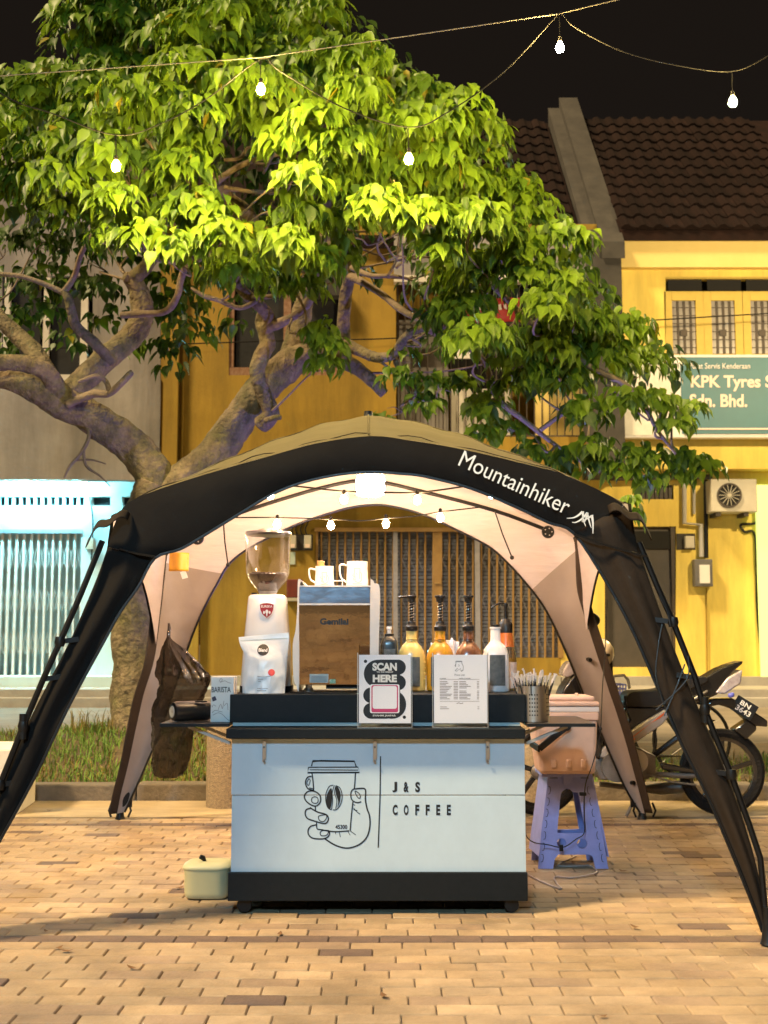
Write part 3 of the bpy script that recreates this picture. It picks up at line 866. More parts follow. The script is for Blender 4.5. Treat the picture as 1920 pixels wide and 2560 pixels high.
limb([(160, 730, 9, T - .5), (185, 690, 8, T - .6), (205, 630, 7, T - .7), (245, 565, 6, T - .8), (260, 520, 4, T - .9)], 'twig', 'bark_thin', 7)
limb([(165, 735, 8, T - .5), (110, 710, 7, T - .5), (50, 690, 6, T - .5), (-10, 685, 6, T - .5)], 'twig', 'bark_thin', 7)
limb([(305, 788, 9, T - .6), (360, 784, 9, T - .7), (415, 778, 9, T - .8), (442, 745, 9, T - .9), (455, 690, 9, T - 1), (475, 645, 8, T - 1.1), (500, 600, 6, T - 1.2)], 'twig', 'bark_thin', 8)
limb([(170, 1010, 12, T - .5), (230, 985, 11, T - .6), (270, 985, 9, T - .7), (300, 960, 9, T - .8), (325, 935, 8, T - .8), (332, 930, 5, T - .8)], 'twig', 'bark_thin', 8)
limb([(275, 985, 8, T - .7), (265, 955, 7, T - .75), (240, 940, 6, T - .8), (195, 955, 4, T - .8)], 'twig', 'bark_thin', 7)
limb([(215, 1060, 6, T - .3), (222, 1090, 6, T - .35), (205, 1130, 5, T - .4), (175, 1165, 4, T - .4), (160, 1195, 2.5, T - .4)], 'twig', 'kerb_stone', 6)
limb([(208, 1125, 4, T - .4), (216, 1165, 3.5, T - .4), (250, 1190, 2.5, T - .4), (275, 1215, 1.5, T - .4)], 'twig', 'kerb_stone', 6)
limb([(190, 1150, 3, T - .4), (230, 1150, 2.5, T - .4), (265, 1160, 1.5, T - .4)], 'twig', 'kerb_stone', 6)
# right-hand stem
limb([(370, 1330, 44, T), (430, 1230, 47, T), (510, 1165, 47, T + .1), (580, 1085, 45, T + .1), (622, 1010, 43, T + .1), (690, 940, 42, T + .2), (750, 895, 36, T + .3), (830, 895, 24, T + .4), (900, 925, 18, T + .5), (960, 985, 12, T + .5)])
limb([(720, 930, 34, T + .3), (735, 860, 30, T + .35), (752, 790, 26, T + .4), (770, 720, 20, T + .4), (800, 640, 15, T + .3), (820, 560, 12, T + .2)])
limb([(655, 1060, 22, T - .1), (678, 1035, 21, T - .2), (660, 985, 20, T - .25), (642, 930, 20, T - .3), (655, 890, 20, T - .3), (670, 855, 20, T - .3), (655, 805, 19, T - .3), (662, 780, 18, T - .35)])
limb([(664, 830, 17, T - .32), (672, 796, 17, T - .4), (655, 772, 16, T - .5), (632, 752, 15, T - .55), (610, 730, 14, T - .6), (580, 690, 15, T - .65), (545, 655, 15, T - .7), (505, 625, 14, T - .75), (460, 560, 11, T - .8), (440, 500, 9, T - .9)])
limb([(668, 815, 15, T - .36), (700, 808, 14, T - .42), (745, 784, 10, T - .5), (772, 755, 10, T - .55), (778, 720, 8, T - .6), (760, 680, 6, T - .7)], 'twig', 'bark_thin', 8)
limb([(640, 752, 7, T - .6), (600, 770, 6, T - .7), (545, 750, 6, T - .75), (510, 740, 6, T - .8), (478, 720, 4, T - .8)], 'twig', 'bark_thin', 7)
limb([(630, 745, 7, T - .6), (690, 738, 6, T - .7), (740, 722, 5, T - .8)], 'twig', 'bark_thin', 7)
limb([(580, 690, 8, T - .7), (585, 660, 7, T - .75), (597, 650, 4, T - .8)], 'twig', 'bark_thin', 7)
limb([(665, 1052, 9, T - .3), (685, 1045, 8, T - .4), (700, 1043, 7, T - .45)], 'twig', 'bark', 7)
limb([(866, 900, 17, T + .4), (858, 820, 16, T + .3), (866, 740, 16, T + .2), (872, 690, 15, T + .1), (860, 620, 13, T), (840, 560, 11, T - .2)])
limb([(862, 860, 15, T + .3), (905, 880, 14, T + .2), (945, 895, 13, T), (985, 885, 12, T - .1), (1010, 845, 11, T - .3), (1050, 822, 10, T - .5), (1110, 815, 8, T - .7)])
limb([(872, 690, 13, T + .1), (905, 705, 10, T - .1), (960, 740, 9, T - .4), (1020, 785, 9, T - .7), (1078, 805, 8, T - 1.0)], 'limb', 'bark_thin', 8)
limb([(985, 890, 8, T), (1000, 930, 7, T), (1030, 960, 6, T), (1050, 1010, 5, T)], 'twig', 'bark_thin', 7)
limb([(640, 590, 24, T - .2), (618, 545, 24, T - .4), (570, 500, 22, T - .6), (530, 450, 20, T - .8), (512, 415, 15, T - .9)])
limb([(540, 455, 9, T - .9), (590, 420, 8, T - 1), (640, 400, 7, T - 1.05), (700, 385, 5, T - 1.1)], 'twig', 'bark_thin', 7)
limb([(560, 400, 5, T - 1.1), (600, 395, 5, T - 1.1), (620, 370, 4, T - 1.1), (660, 365, 3, T - 1.1), (658, 320, 2, T - 1.1)], 'twig', 'bark_thin', 6)
limb([(560, 470, 6, T - 1), (640, 480, 6, T - 1), (705, 478, 4, T - 1)], 'twig', 'bark_thin', 6)
limb([(830, 620, 13, T), (835, 575, 12, T - .1), (850, 545, 10, T - .2), (880, 520, 8, T - .3), (960, 500, 6, T - .6)])
limb([(880, 670, 9, T - .2), (930, 690, 7, T - .5), (985, 690, 5, T - .7), (1030, 700, 4, T - .8)], 'twig', 'bark_thin', 6)
limb([(970, 690, 4, T - .8), (990, 650, 4, T - .8), (1000, 590, 3, T - .9), (1020, 530, 2, T - .9)], 'twig', 'bark_thin', 6)
limb([(965, 655, 4, T - .8), (1000, 640, 3, T - .8), (1040, 650, 2, T - .8)], 'twig', 'bark_thin', 6)
limb([(990, 670, 4, T - .8), (1030, 630, 3, T - .8), (1070, 560, 2, T - .8), (1100, 520, 2, T - .8)], 'twig', 'bark_thin', 6)
limb([(960, 500, 8, T - .6), (1080, 560, 8, T - .8), (1200, 680, 8, T - 1), (1320, 800, 8, T - 1), (1450, 900, 8, T - 1), (1560, 960, 8, T - 1), (1610, 1010, 6, T - 1), (1640, 1070, 5, T - 1), (1690, 1135, 3, T - 1)], 'limb', 'bark_thin', 8)
limb([(1060, 820, 8, T - .5), (1200, 890, 8, T - .6), (1240, 990, 8, T - .6), (1310, 1050, 7, T - .6), (1400, 1120, 5, T - .6), (1500, 1180, 4, T - .6)], 'limb', 'bark_thin', 8)
limb([(1350, 1075, 6, T - .7), (1400, 1040, 5, T - .75), (1440, 1020, 3, T - .8)], 'twig', 'bark_thin', 6)
limb([(830, 560, 12, T), (800, 420, 11, T - .4), (760, 260, 9, T - .8), (700, 120, 7, T - .8), (660, -40, 5, T - .6)])
limb([(400, 560, 12, T - .4), (330, 420, 10, T - .6), (240, 260, 8, T - .6), (200, 100, 6, T - .5)])

# --- leaves: drooping heart-shaped leaves set in umbrella-like clumps
def inside(poly_, x, y):
    c = False; j = len(poly_) - 1
    for i in range(len(poly_)):
        xi, yi = poly_[i]; xj, yj = poly_[j]
        if (yi > y) != (yj > y) and x < (xj - xi) * (y - yi) / (yj - yi) + xi: c = not c
        j = i
    return c
CROWN = [(190, -60), (185, 60), (180, 150), (90, 200), (0, 240), (-80, 240), (-80, 470), (40, 500), (120, 500), (150, 540), (250, 590), (380, 610), (440, 650), (500, 590),
         (560, 600), (600, 680), (640, 640), (760, 690), (850, 700), (900, 660), (1000, 690), (1080, 620), (1120, 720), (1110, 830), (1200, 870),
         (1300, 830), (1420, 880), (1540, 930), (1610, 930), (1640, 960), (1650, 940), (1590, 860), (1520, 800), (1440, 720), (1440, 640), (1400, 580), (1350, 520), (1300, 470),
         (1230, 430), (1230, 360), (1190, 300), (1150, 240), (1080, 215), (1000, 210), (960, 200), (900, 150), (850, 120), (790, 60), (790, -60)]
GAP = [(480, 330), (580, 280), (710, 340), (720, 480), (660, 580), (560, 570), (460, 480)]
GAP2 = [(850, 560), (960, 530), (1040, 560), (1050, 680), (940, 720), (860, 690)]
GAP3 = [(40, 500), (130, 490), (240, 540), (380, 590), (420, 690), (300, 680), (40, 640)]
rl = random.Random(21)
clumps = []
def front_y(px, py):
    u = (px - 660) / 1150.0; v = (py - 420) / 820.0
    q = max(0.0, 1 - u * u - v * v)
    return T + .1 - 2.5 * math.sqrt(q)
tries = 0
while tries < 9000:
    tries += 1
    x, y = rl.uniform(-80, 1740), rl.uniform(-60, 1030)
    if not inside(CROWN, x, y) or inside(GAP, x, y) or inside(GAP2, x, y) or (x - 1262) ** 2 + (y - 780) ** 2 < 88 ** 2: continue
    if any((x - c[0]) ** 2 + (y - c[1]) ** 2 < 66 ** 2 for c in clumps): continue
    clumps.append((x, y, rl.uniform(58, 88), front_y(x, y) + rl.uniform(-.35, .55), 1.0))
n_front = len(clumps)
# deeper layer closing the crown
tries = 0
deep = []
while tries < 2500:
    tries += 1
    x, y = rl.uniform(-80, 1640), rl.uniform(-40, 950)
    if not inside(CROWN, x, y): continue
    if inside(GAP2, x, y) or (x - 1262) ** 2 + (y - 780) ** 2 < 110 ** 2: continue
    if any((x - c[0]) ** 2 + (y - c[1]) ** 2 < 92 ** 2 for c in deep): continue
    deep.append((x, y, rl.uniform(80, 115), T + rl.uniform(.2, 1.3), .75))
# dark low leaves on the left, behind the limbs
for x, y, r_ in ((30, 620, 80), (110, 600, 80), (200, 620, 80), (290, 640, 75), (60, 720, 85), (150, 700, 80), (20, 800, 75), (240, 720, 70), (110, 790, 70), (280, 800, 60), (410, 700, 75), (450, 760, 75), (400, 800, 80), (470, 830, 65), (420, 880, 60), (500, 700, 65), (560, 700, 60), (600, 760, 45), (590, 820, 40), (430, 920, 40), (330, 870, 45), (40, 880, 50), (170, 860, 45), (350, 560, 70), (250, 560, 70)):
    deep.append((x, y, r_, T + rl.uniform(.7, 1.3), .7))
# single clumps the photo sets apart
extra = [(810, 860, 52, T - .9), (800, 820, 42, T - .9), (815, 910, 45, T - .8), (1000, 940, 42, T - .1), (1090, 960, 50, T), (1060, 1010, 46, T), (1150, 960, 45, T - .2), (1110, 800, 62, T - 1.2), (1160, 850, 55, T - 1.0),
         (1220, 1020, 55, T - .5), (1260, 1080, 48, T - .4), (1330, 1130, 45, T - .4), (1200, 1080, 42, T - .3), (1420, 950, 60, T - .9), (1460, 1030, 60, T - .9), (1480, 1110, 50, T - .8), (1500, 1170, 45, T - .7), (1420, 1150, 55, T - .6),
         (1560, 1000, 52, T - 1.1), (1640, 1010, 50, T - 1.1), (1690, 1050, 44, T - 1.1), (1722, 1020, 34, T - 1.0), (1590, 1140, 48, T - .8), (1650, 1150, 52, T - .8), (1720, 1150, 48, T - .8), (1760, 1170, 40, T - .8), (1560, 1180, 40, T - .8), (1620, 1200, 36, T - .8), (1690, 1190, 36, T - .8),
         (1350, 950, 62, T - .8), (1290, 900, 66, T - .9), (1380, 880, 66, T - 1.0), (1200, 850, 44, T - 1.0), (1160, 760, 66, T - 1.1), (1280, 960, 50, T - .7), (1400, 1210, 40, T - .4), (1345, 1190, 36, T - .3), (1572, 1250, 24, T - 2.2), (1576, 1278, 20, T - 2.2),
         (700, 650, 62, T - 1.3), (780, 660, 60, T - 1.3), (640, 620, 62, T - 1.3), (850, 640, 55, T - 1.2), (760, 720, 50, T - 1.2), (700, 720, 46, T - 1.2), (100, 200, 46, T - .4), (140, 230, 60, T - .6), (1130, 700, 55, T - 1.0), (950, 1050, 30, T), (1010, 880, 30, T - .1), (820, 130, 60, T - .9)]
for x, y, r_, d in extra: clumps.append((x, y, r_, d, .95))

# fine twigs reaching from the limbs into the clumps
anchors = []
for o in [k for k in bpy.data.objects if k.parent == tree and k.name.startswith(('limb', 'twig'))]:
    vsx = o.data.vertices
    for i in range(0, len(vsx), 41): anchors.append(o.location + vsx[i].co)
pick = [c for c in clumps if 300 < c[1] < 1100] ; rl2 = random.Random(77); rl2.shuffle(pick)
pick = pick[:70] + [c for c in deep if c[1] > 480][:26]
for (x, y, r_, d, _) in pick:
    e = P(x + rl2.uniform(-20, 20), y + rl2.uniform(-10, 25), d)
    cand = [q for q in anchors if .25 < (q - e).length]
    a = min(cand, key=lambda q: (q - e).length + rl2.uniform(0, .3))
    if (a - e).length > 2.2: continue
    m1 = a.lerp(e, .35) + Vector((rl2.uniform(-.12, .12), rl2.uniform(-.1, .1), rl2.uniform(-.14, .02)))
    m2 = a.lerp(e, .7) + Vector((rl2.uniform(-.1, .1), rl2.uniform(-.1, .1), rl2.uniform(-.08, .1)))
    L = smooth_line([a, m1, m2, e], 5)
    MB().tube(L, [.013 * (1 - .75 * i / (len(L) - 1)) for i in range(len(L))], 6).build('twig', 'bark_thin', tree, smooth=True, sharp=0)
    f = e + Vector((rl2.uniform(-.2, .2), rl2.uniform(-.15, .1), rl2.uniform(-.12, .18)))
    MB().tube([m2, m2.lerp(f, .5) + Vector((0, 0, .03)), f], [.006, .004, .002], 5).build('twig', 'bark_thin', tree, smooth=True, sharp=0)
LEAF = [(0, 0, 0), (-.24, .03, .05), (-.37, .26, .09), (-.30, .56, .05), (-.10, .88, -.06), (0, 1.2, -.22), (.10, .88, -.06), (.30, .56, .05), (.37, .26, .09), (.24, .03, .05), (0, .45, -.02)]
LFACE = [(0, 10, 2, 1), (10, 3, 2), (10, 5, 4, 3), (0, 9, 8, 10), (10, 8, 7), (10, 7, 6, 5)]
leaves = []
def leaf_at(p, tipdir, nrm, size, m_):
    t = tipdir.normalized(); n = (nrm - t * nrm.dot(t)).normalized(); s_ = t.cross(n)
    leaves.append((p, s_, t, n, size, m_))
def fill(cl, density, back):
    for (x, y, r_, d, _) in cl:
        c = P(x, y, d); rad = r_ * M(d)
        hue = noise.noise(c * 1.4)
        cnt = int(density * (r_ / 80.0) ** 2)
        for k in range(cnt):
            az = rl.uniform(0, 2 * math.pi)
            el = math.asin(rl.uniform(-.35, 1.0))
            dv = Vector((math.cos(az) * math.cos(el), math.sin(az) * math.cos(el), math.sin(el)))
            if dv.y > .35 and rl.random() < .65: dv.y = -dv.y
            rr = rad * rl.uniform(.55, 1.08)
            p = c + Vector((dv.x * rr * 1.12, dv.y * rr, dv.z * rr * .82 - rad * .05))
            out = Vector((dv.x, dv.y, 0)) * .55 + Vector((0, -.12, 0))
            tip = out + Vector((rl.uniform(-.5, .5), rl.uniform(-.45, .45), -1.0 + .5 * max(0, dv.z)))
            nr = Vector((dv.x * .8, dv.y * .9 - .25, .75 + .3 * dv.z)) + Vector((rl.uniform(-.7, .7), rl.uniform(-.6, .6), rl.uniform(-.35, .35)))
            u = rl.random() + hue * .35
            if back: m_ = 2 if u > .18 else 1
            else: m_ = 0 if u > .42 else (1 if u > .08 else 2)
            if rl.random() < .012: m_ = 3
            leaf_at(p, tip, nr, rl.uniform(.058, .148) * (1.0 if not back else 1.05), m_)
fill(clumps, 128, False)
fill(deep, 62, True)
def leaf_verts(L):
    p, s_, t, n, z, m_ = L
    wd, cu = rl.uniform(.72, 1.18), rl.uniform(.3, 1.9)      # no two leaves alike: width and curl vary
    tw = rl.uniform(-.12, .12)
    return [p + (s_ * (a * wd + tw * b * b) + t * (b - .05) + n * c * cu) * z for a, b, c in LEAF]
leaves.sort(key=lambda L: L[0].y)
LM = ['leaf_fresh', 'leaf_mid', 'leaf_deep', 'leaf_yellow']
big = [L for L in leaves if 0 < 960 + FPX * L[0].x / L[0].y < 1920 and L[0].z < 6.2][:300]
bigset = set(id(L) for L in big)
lv, lf, lm = [], [], []
for L in leaves:
    if id(L) in bigset: continue
    n = len(lv); lv += [tuple(v) for v in leaf_verts(L)]
    lf += [tuple(i + n for i in f) for f in LFACE]; lm += [L[5]] * len(LFACE)
me = bpy.data.meshes.new('crown'); me.from_pydata(lv, [], lf)
for m_ in LM: me.materials.append(MATS[m_])
me.polygons.foreach_set('material_index', lm)
crown = finish(me, 'crown', tree, smooth=True, sharp=0); crown['kind'] = 'stuff'
lp = []
for m_ in LM:
    me = bpy.data.meshes.new('leaf'); me.from_pydata([(a, b - .05, c) for a, b, c in LEAF], [], LFACE)
    me.materials.append(MATS[m_]); me.polygons.foreach_set('use_smooth', [True] * len(me.polygons)); me.update(); lp.append(me)
for L in big:
    p, s_, t, n, z, m_ = L
    o = bpy.data.objects.new('leaf', lp[m_]); col.objects.link(o)
    o.matrix_world = Matrix.Translation(p) @ Matrix((s_, t, n)).transposed().to_4x4() @ Matrix.Diagonal((z * rl.uniform(.75, 1.15), z, z * rl.uniform(.4, 1.8), 1))
    wrap_parent(o, crown)
print('clumps', n_front, len(clumps), len(deep), 'leaves', len(leaves))
# ================================================================== THE TENT
def yz(z): return 4.76 + .11 * max(0, z)              # the front arch leans back a little as it rises
def PF(px, py, add=0.0):
    Y = 4.9
    for _ in range(4): Y = yz(P(px, py, Y).z) + add
    return P(px, py, Y)
FL, FR, BLf, BRf = G(-118, 2345), G(1914, 2362), G(300, 2056), G(1606, 2046)
tent = thing('tent', 'open dome tent with tan roof and black front valance over the coffee cart', 'tent', (0, 6.3, 0))
# front arch, left foot -> top -> right foot, inner (lower) and outer (upper) edge
f_in = [(-108, 2322), (-40, 2172), (0, 2101), (85, 1947), (170, 1770), (262, 1600), (301, 1530), (345, 1468), (387, 1396), (450, 1373), (500, 1345), (590, 1290), (680, 1236), (760, 1205), (850, 1186), (928, 1180),
        (1000, 1184), (1061, 1191), (1180, 1222), (1299, 1272), (1370, 1306), (1434, 1333), (1510, 1446), (1575, 1564), (1634, 1697), (1704, 1862), (1766, 1986), (1828, 2130), (1880, 2258), (1906, 2330)]
f_out = [(-130, 2322), (-92, 2172), (-50, 2080), (28, 1900), (92, 1765), (172, 1610), (212, 1520), (245, 1440), (270, 1368), (276, 1340), (296, 1290), (335, 1248), (480, 1196), (640, 1150), (790, 1109), (928, 1090),
         (1030, 1102), (1134, 1119), (1240, 1142), (1330, 1165), (1418, 1190), (1560, 1263), (1590, 1352), (1636, 1490), (1690, 1640), (1748, 1780), (1805, 1910), (1862, 2068), (1898, 2200), (1916, 2330)]
# resample both edges to matching stations
def resample(pts, n):
    L = smooth_line(pts, 8); d = [0]
    for a, b in zip(L, L[1:]): d.append(d[-1] + (b - a).length)
    out, k = [], 0
    for i in range(n):
        s_ = d[-1] * i / (n - 1)
        while k < len(d) - 2 and d[k + 1] < s_: k += 1
        t = (s_ - d[k]) / max(1e-9, d[k + 1] - d[k]); out.append(L[k].lerp(L[k + 1], min(1, max(0, t))))
    return out
fi, fo = smooth_line(f_in, 4), smooth_line(f_out, 4)
JL, JR = 8 * 4, 21 * 4                              # joints between leg sleeves and valance
def face_fn(i, v, add=0.0):
    a = PF(fi[i][0], fi[i][1]); b = PF(fo[i][0], fo[i][1])
    p = a.lerp(b, v)
    w = (b - a).length
    bulge = .022 * math.sin(math.pi * v) * min(1, w / .2)
    wr = .004 * noise.noise(Vector((p.x * 9, p.z * 9, 1.3))) + .007 * noise.noise(Vector((p.x * 3 + p.z * 7, p.z * 3 - p.x * 2, 5.1))) * min(1, abs(p.x) * .9)
    return p + Vector((0, -bulge + wr + add, 0))
def face_part(name, m, i0, i1, add=0.0, nv=6):
    mb = MB(); n = i1 - i0
    mb.grid(lambda u, v: face_fn(i0 + round(u * n), v, add), n, nv)
    return mb.build(name, m, tent, smooth=True, sharp=0)
val = face_part('valance', 'canvas_dark', JL, JR)
val['label'] = 'black front valance with white lettering'
face_part('valance_lining', 'lining', JL, JR, .012)
for i0, i1 in ((0, JL), (JR, len(fi) - 1)):
    mb = MB(); n = i1 - i0
    def sleeve(u, v):
        i = i0 + round(u * n)
        a = PF(fi[i][0], fi[i][1]); b = PF(fo[i][0], fo[i][1]); w = (b - a).length
        side = 1 if b.x > 0 else -1
        if v <= .6:
            t = v / .6; p = a.lerp(b, t)
            wr = .020 * noise.noise(Vector((t * 3.2, p.z * 2.6, 3 + side))) + .009 * noise.noise(Vector((t * 9 + p.z * 5, p.z * 6, 8)))
            return p + Vector((0, -.05 * w * math.sin(math.pi * t) + .012 * math.sin(t * 9.0) * min(1, w / .15) + wr * min(1, w / .12), 0))
        t = (v - .6) / .4                             # the sleeve turns round the pole to the side of the tent
        return b + Vector((side * .05 * t, .30 * w * t + .16 * t, 0))
    sl = mb.grid(sleeve, n, 14).build('leg_sleeve', 'canvas_brown_lit' if i0 else 'canvas_dark', tent, smooth=True, sharp=0, solid=.004)  # right leg: warm light on the black canvas put into its colour
# back arch
b_in = [(312, 2030), (342, 1965), (368, 1905), (400, 1830), (432, 1735), (465, 1635), (488, 1570), (517, 1506), (545, 1456), (569, 1414), (612, 1377), (680, 1340), (747, 1309), (820, 1284), (880, 1268), (943, 1262),
        (990, 1268), (1038, 1280), (1090, 1300), (1138, 1323), (1185, 1346), (1229, 1371), (1270, 1408), (1309, 1451), (1348, 1500), (1380, 1554), (1419, 1640), (1461, 1741), (1502, 1832), (1560, 1964), (1600, 2032)]
b_out = [(293, 2034), (302, 1985), (320, 1915), (338, 1830), (358, 1740), (382, 1665), (394, 1600), (403, 1520), (412, 1440), (424, 1376), (500, 1315), (590, 1262), (690, 1218), (790, 1188), (870, 1170), (940, 1162),
         (1000, 1168), (1060, 1180), (1130, 1200), (1200, 1228), (1270, 1262), (1330, 1292), (1385, 1315), (1432, 1342), (1440, 1420), (1450, 1500), (1484, 1610), (1524, 1730), (1560, 1840), (1590, 1950), (1612, 2034)]
def PB(px, py, add=0.0):
    Y = 7.7
    for _ in range(4): Y = 7.93 - .10 * max(0, P(px, py, Y).z) + add
    return P(px, py, Y)
bi, bo = smooth_line(b_in, 4), smooth_line(b_out, 4)
def back_fn(i, v, add):
    a = PB(bi[i][0], bi[i][1]); b = PB(bo[i][0], bo[i][1]); w = (b - a).length
    p = a.lerp(b, v)
    wr = .010 * noise.noise(Vector((p.x * 5, p.z * 5, 4))) + .016 * noise.noise(Vector((p.x * 3 + p.z * 2, p.z * 13 - p.x * 4, 9))) * math.sin(math.pi * v)
    return p + Vector((0, .05 * math.sin(math.pi * v) * min(1, w / .3) + wr + add, 0))
nb = len(bi) - 1
LJ, RJ = 9 * 4, 23 * 4
for i0, i1, m_ in ((0, LJ - 2, 'lining_taupe'), (LJ - 2, RJ + 2, 'lining'), (RJ + 2, nb, 'lining_taupe')):
    MB().grid(lambda u, v: back_fn(i0 + round(u * (i1 - i0)), v, 0), i1 - i0, 8).build('back_lining', m_, tent, smooth=True, sharp=0)
MB().grid(lambda u, v: back_fn(round(u * nb), v, .014), nb, 8).build('back_valance', 'canvas_dark', tent, smooth=True, sharp=0)
for i0, i1 in ((0, LJ), (RJ, nb)):
    sd_ = -1 if i0 == 0 else 1
    MB().grid(lambda u, v: PB(bo[i0 + round(u * (i1 - i0))][0], bo[i0 + round(u * (i1 - i0))][1]) + Vector((sd_ * (-.004 + .05 * v), .012 - .14 * v * (.25 + .75 * ((u if i0 == 0 else 1 - u))), .006 * math.sin(u * 20))), i1 - i0, 5).build('leg_sleeve', 'sleeve_brown', tent, smooth=True, sharp=0, solid=.004)
# black piping along the free edges
rod('edge_piping', 'black_plastic', tent, [PB(p[0], p[1], -.006) for p in bi], .007, 6)
rod('edge_piping', 'black_plastic', tent, [PF(p[0], p[1], -.006) for p in fi], .006, 6)
# roof
fe = resample([f_out[k] for k in range(10, 22)], 41)
be = resample([b_out[k] for k in range(9, 24)], 41)
FE = [PF(p[0], p[1], .004) for p in fe]; BE = [PB(p[0], p[1], .016) for p in be]
for p in BE: p.z += .01
def roof_pt(u, v, dz=0.0):
    i = u * 40; k = min(39, int(i)); t = i - k
    a = FE[k].lerp(FE[k + 1], t); b = BE[k].lerp(BE[k + 1], t)
    p = a.lerp(b, v)
    peak = 1 - abs(2 * v - 1) ** 1.45
    mid = 1 - abs(2 * u - 1) ** 1.6
    p.z += (.10 + .10 * mid) * peak
    p.x *= 1 + .05 * peak * (1 - mid)
    sag = .012 * math.sin(u * math.pi * 10) ** 2 * math.sin(v * math.pi) + .006 * noise.noise(Vector((p.x * 4, p.y * 4, 2)))
    if dz: sag += .024 * math.sin(p.x * 23 + p.y * 9) * noise.noise(Vector((p.x * 2.5, p.y * 2.5, 7)))
    p.z -= sag; p.z += dz
    return p
MB().grid(roof_pt, 80, 40).build('roof', 'canvas_tan', tent, smooth=True, sharp=0)
MB().grid(lambda u, v: roof_pt(u, v, -.016), 80, 40).build('roof_lining', 'lining', tent, smooth=True, sharp=0)
for u in (.5,):
    rod('roof_seam', 'canvas_tan', tent, [roof_pt(u, v / 30, .002) for v in range(31)], .004, 5)
rod('roof_seam', 'canvas_brown_lit', tent, [roof_pt(v / 40, .03, .001) for v in range(41)], .0022, 5)
for s_ in (0, 1):
    rod('roof_seam', 'canvas_tan', tent, [roof_pt(s_ * (1 - v / 30) + (1 - s_) * v / 30, v / 30, .001) for v in range(31)], .003, 5)
# side valances and side openings
for sd_ in (0, 1):
    E = [roof_pt(float(sd_), j / 24) for j in range(25)]
    def side_fn(u, v, off):
        k = min(23, int(u * 24)); t = u * 24 - k
        top = E[k].lerp(E[k + 1], t)
        drop = .20 + .42 * abs(2 * u - 1) ** 3.2
        return top + Vector(((1 if sd_ else -1) * (.03 + .06 * v + off), 0, -drop * v + .004))
    MB().grid(lambda u, v: side_fn(u, v, 0), 48, 5).build('side_valance', 'canvas_dark', tent, smooth=True, sharp=0)
    MB().grid(lambda u, v: side_fn(u, v, -.014), 48, 5).build('side_lining', 'lining', tent, smooth=True, sharp=0)
# apex cap
ap = roof_pt(.5, .5)
MB().lathe([(.0, .03), (.022, .028), (.026, .0), (.03, -.01)], ap, 12).build('apex_cap', 'black_plastic', tent, smooth=True)
# poles
def pole(pts, r, name='pole'):
    return rod(name, 'black_metal', tent, pts, r, 8)
def clip(parent, p, r=.018):
    return MB().lathe([(r, -.02), (r * 1.25, 0), (r, .02)], p, 10).build('clip', 'black_plastic', parent, smooth=True)
lp_ = [(256, 1352), (200, 1490), (150, 1604), (108, 1698), (58, 1816), (0, 1962), (-60, 2110), (-126, 2330)]
rp_ = [(1598, 1356), (1640, 1458), (1683, 1555), (1738, 1694), (1762, 1774), (1828, 1936), (1872, 2058), (1901, 2145), (1919, 2342)]
for pp in (lp_, rp_):
    q = [PF(x, y, -.02) for x, y in pp]
    po = pole(q, .0125)
    for k in (2, 4, 5): clip(po, q[k])
    MB().lathe([(.017, -.05), (.017, .05)], q[4], 10).build('joint_sleeve', 'black_plastic', po, smooth=True)
    # little strap loops between pole and sleeve
    for k in (2, 3, 5):
        MB().bar(q[k], q[k] + Vector((-.07 if q[k].x > 0 else .07, .02, .01)), .008, .02).build('strap', 'black_plastic', po)
    f = q[-1]
    MB().lathe([(.020, -.0), (.030, .004), (.024, .02), (.015, .09), (.014, .14)], (f.x, f.y, 0.001), 12).build('foot', 'black_plastic', po, smooth=True)
    MB().tube([(f.x + .02, f.y - .02, .045), (f.x + .045, f.y - .03, .03), (f.x + .03, f.y - .03, .01)], .005, 6).build('peg_hook', 'black_metal', po)
for fx, sleeve_top in (((300, 2052), (404, 1420)), ((1606, 2044), (1440, 1400))):
    q = [PB(sleeve_top[0] + (fx[0] - sleeve_top[0]) * t, sleeve_top[1] + (fx[1] - sleeve_top[1]) * t, .03) for t in (0, .3, .6, .85, 1)]
    po = pole(q, .013)
    f = q[-1]
    MB().lathe([(.022, 0), (.034, .004), (.026, .02), (.016, .10)], (f.x, f.y, .001), 12).build('foot', 'black_plastic', po, smooth=True)
    for dx in (-.05, .06):
        MB().tube([(f.x + dx, f.y - .03, .11), (f.x + dx * 1.3, f.y - .04, .06), (f.x + dx, f.y - .04, .02)], .007, 6).build('peg_hook', 'black_metal', po)
    MB().obox((f.x + (.05 if f.x < 0 else -.05), f.y - .02, .13), (.06, .02, .10)).build('strap', 'black_plastic', po)
bp_ = [(492, 1338), (561, 1297), (698, 1250), (835, 1212), (930, 1202), (1065, 1231), (1235, 1276), (1360, 1322)]
pole([P(x, y, 7.42) for x, y in smooth_line(bp_, 4)], .012, 'roof_pole')
for (x, y) in ((494, 1346), (1370, 1330)):
    c = P(x, y, 7.38)
    h = MB().lathe([(.036, -.012), (.040, 0), (.036, .012)], c, 20, rot=Matrix.Rotation(R(90), 3, 'X')).build('hub', 'black_plastic', tent, smooth=True)
    for a in range(5):
        MB().lathe([(.004, -.016), (.004, .016)], c + Vector((.022 * math.cos(a * 1.26), -.004, .022 * math.sin(a * 1.26))), 8, rot=Matrix.Rotation(R(90), 3, 'X')).build('rivet', 'steel', h)
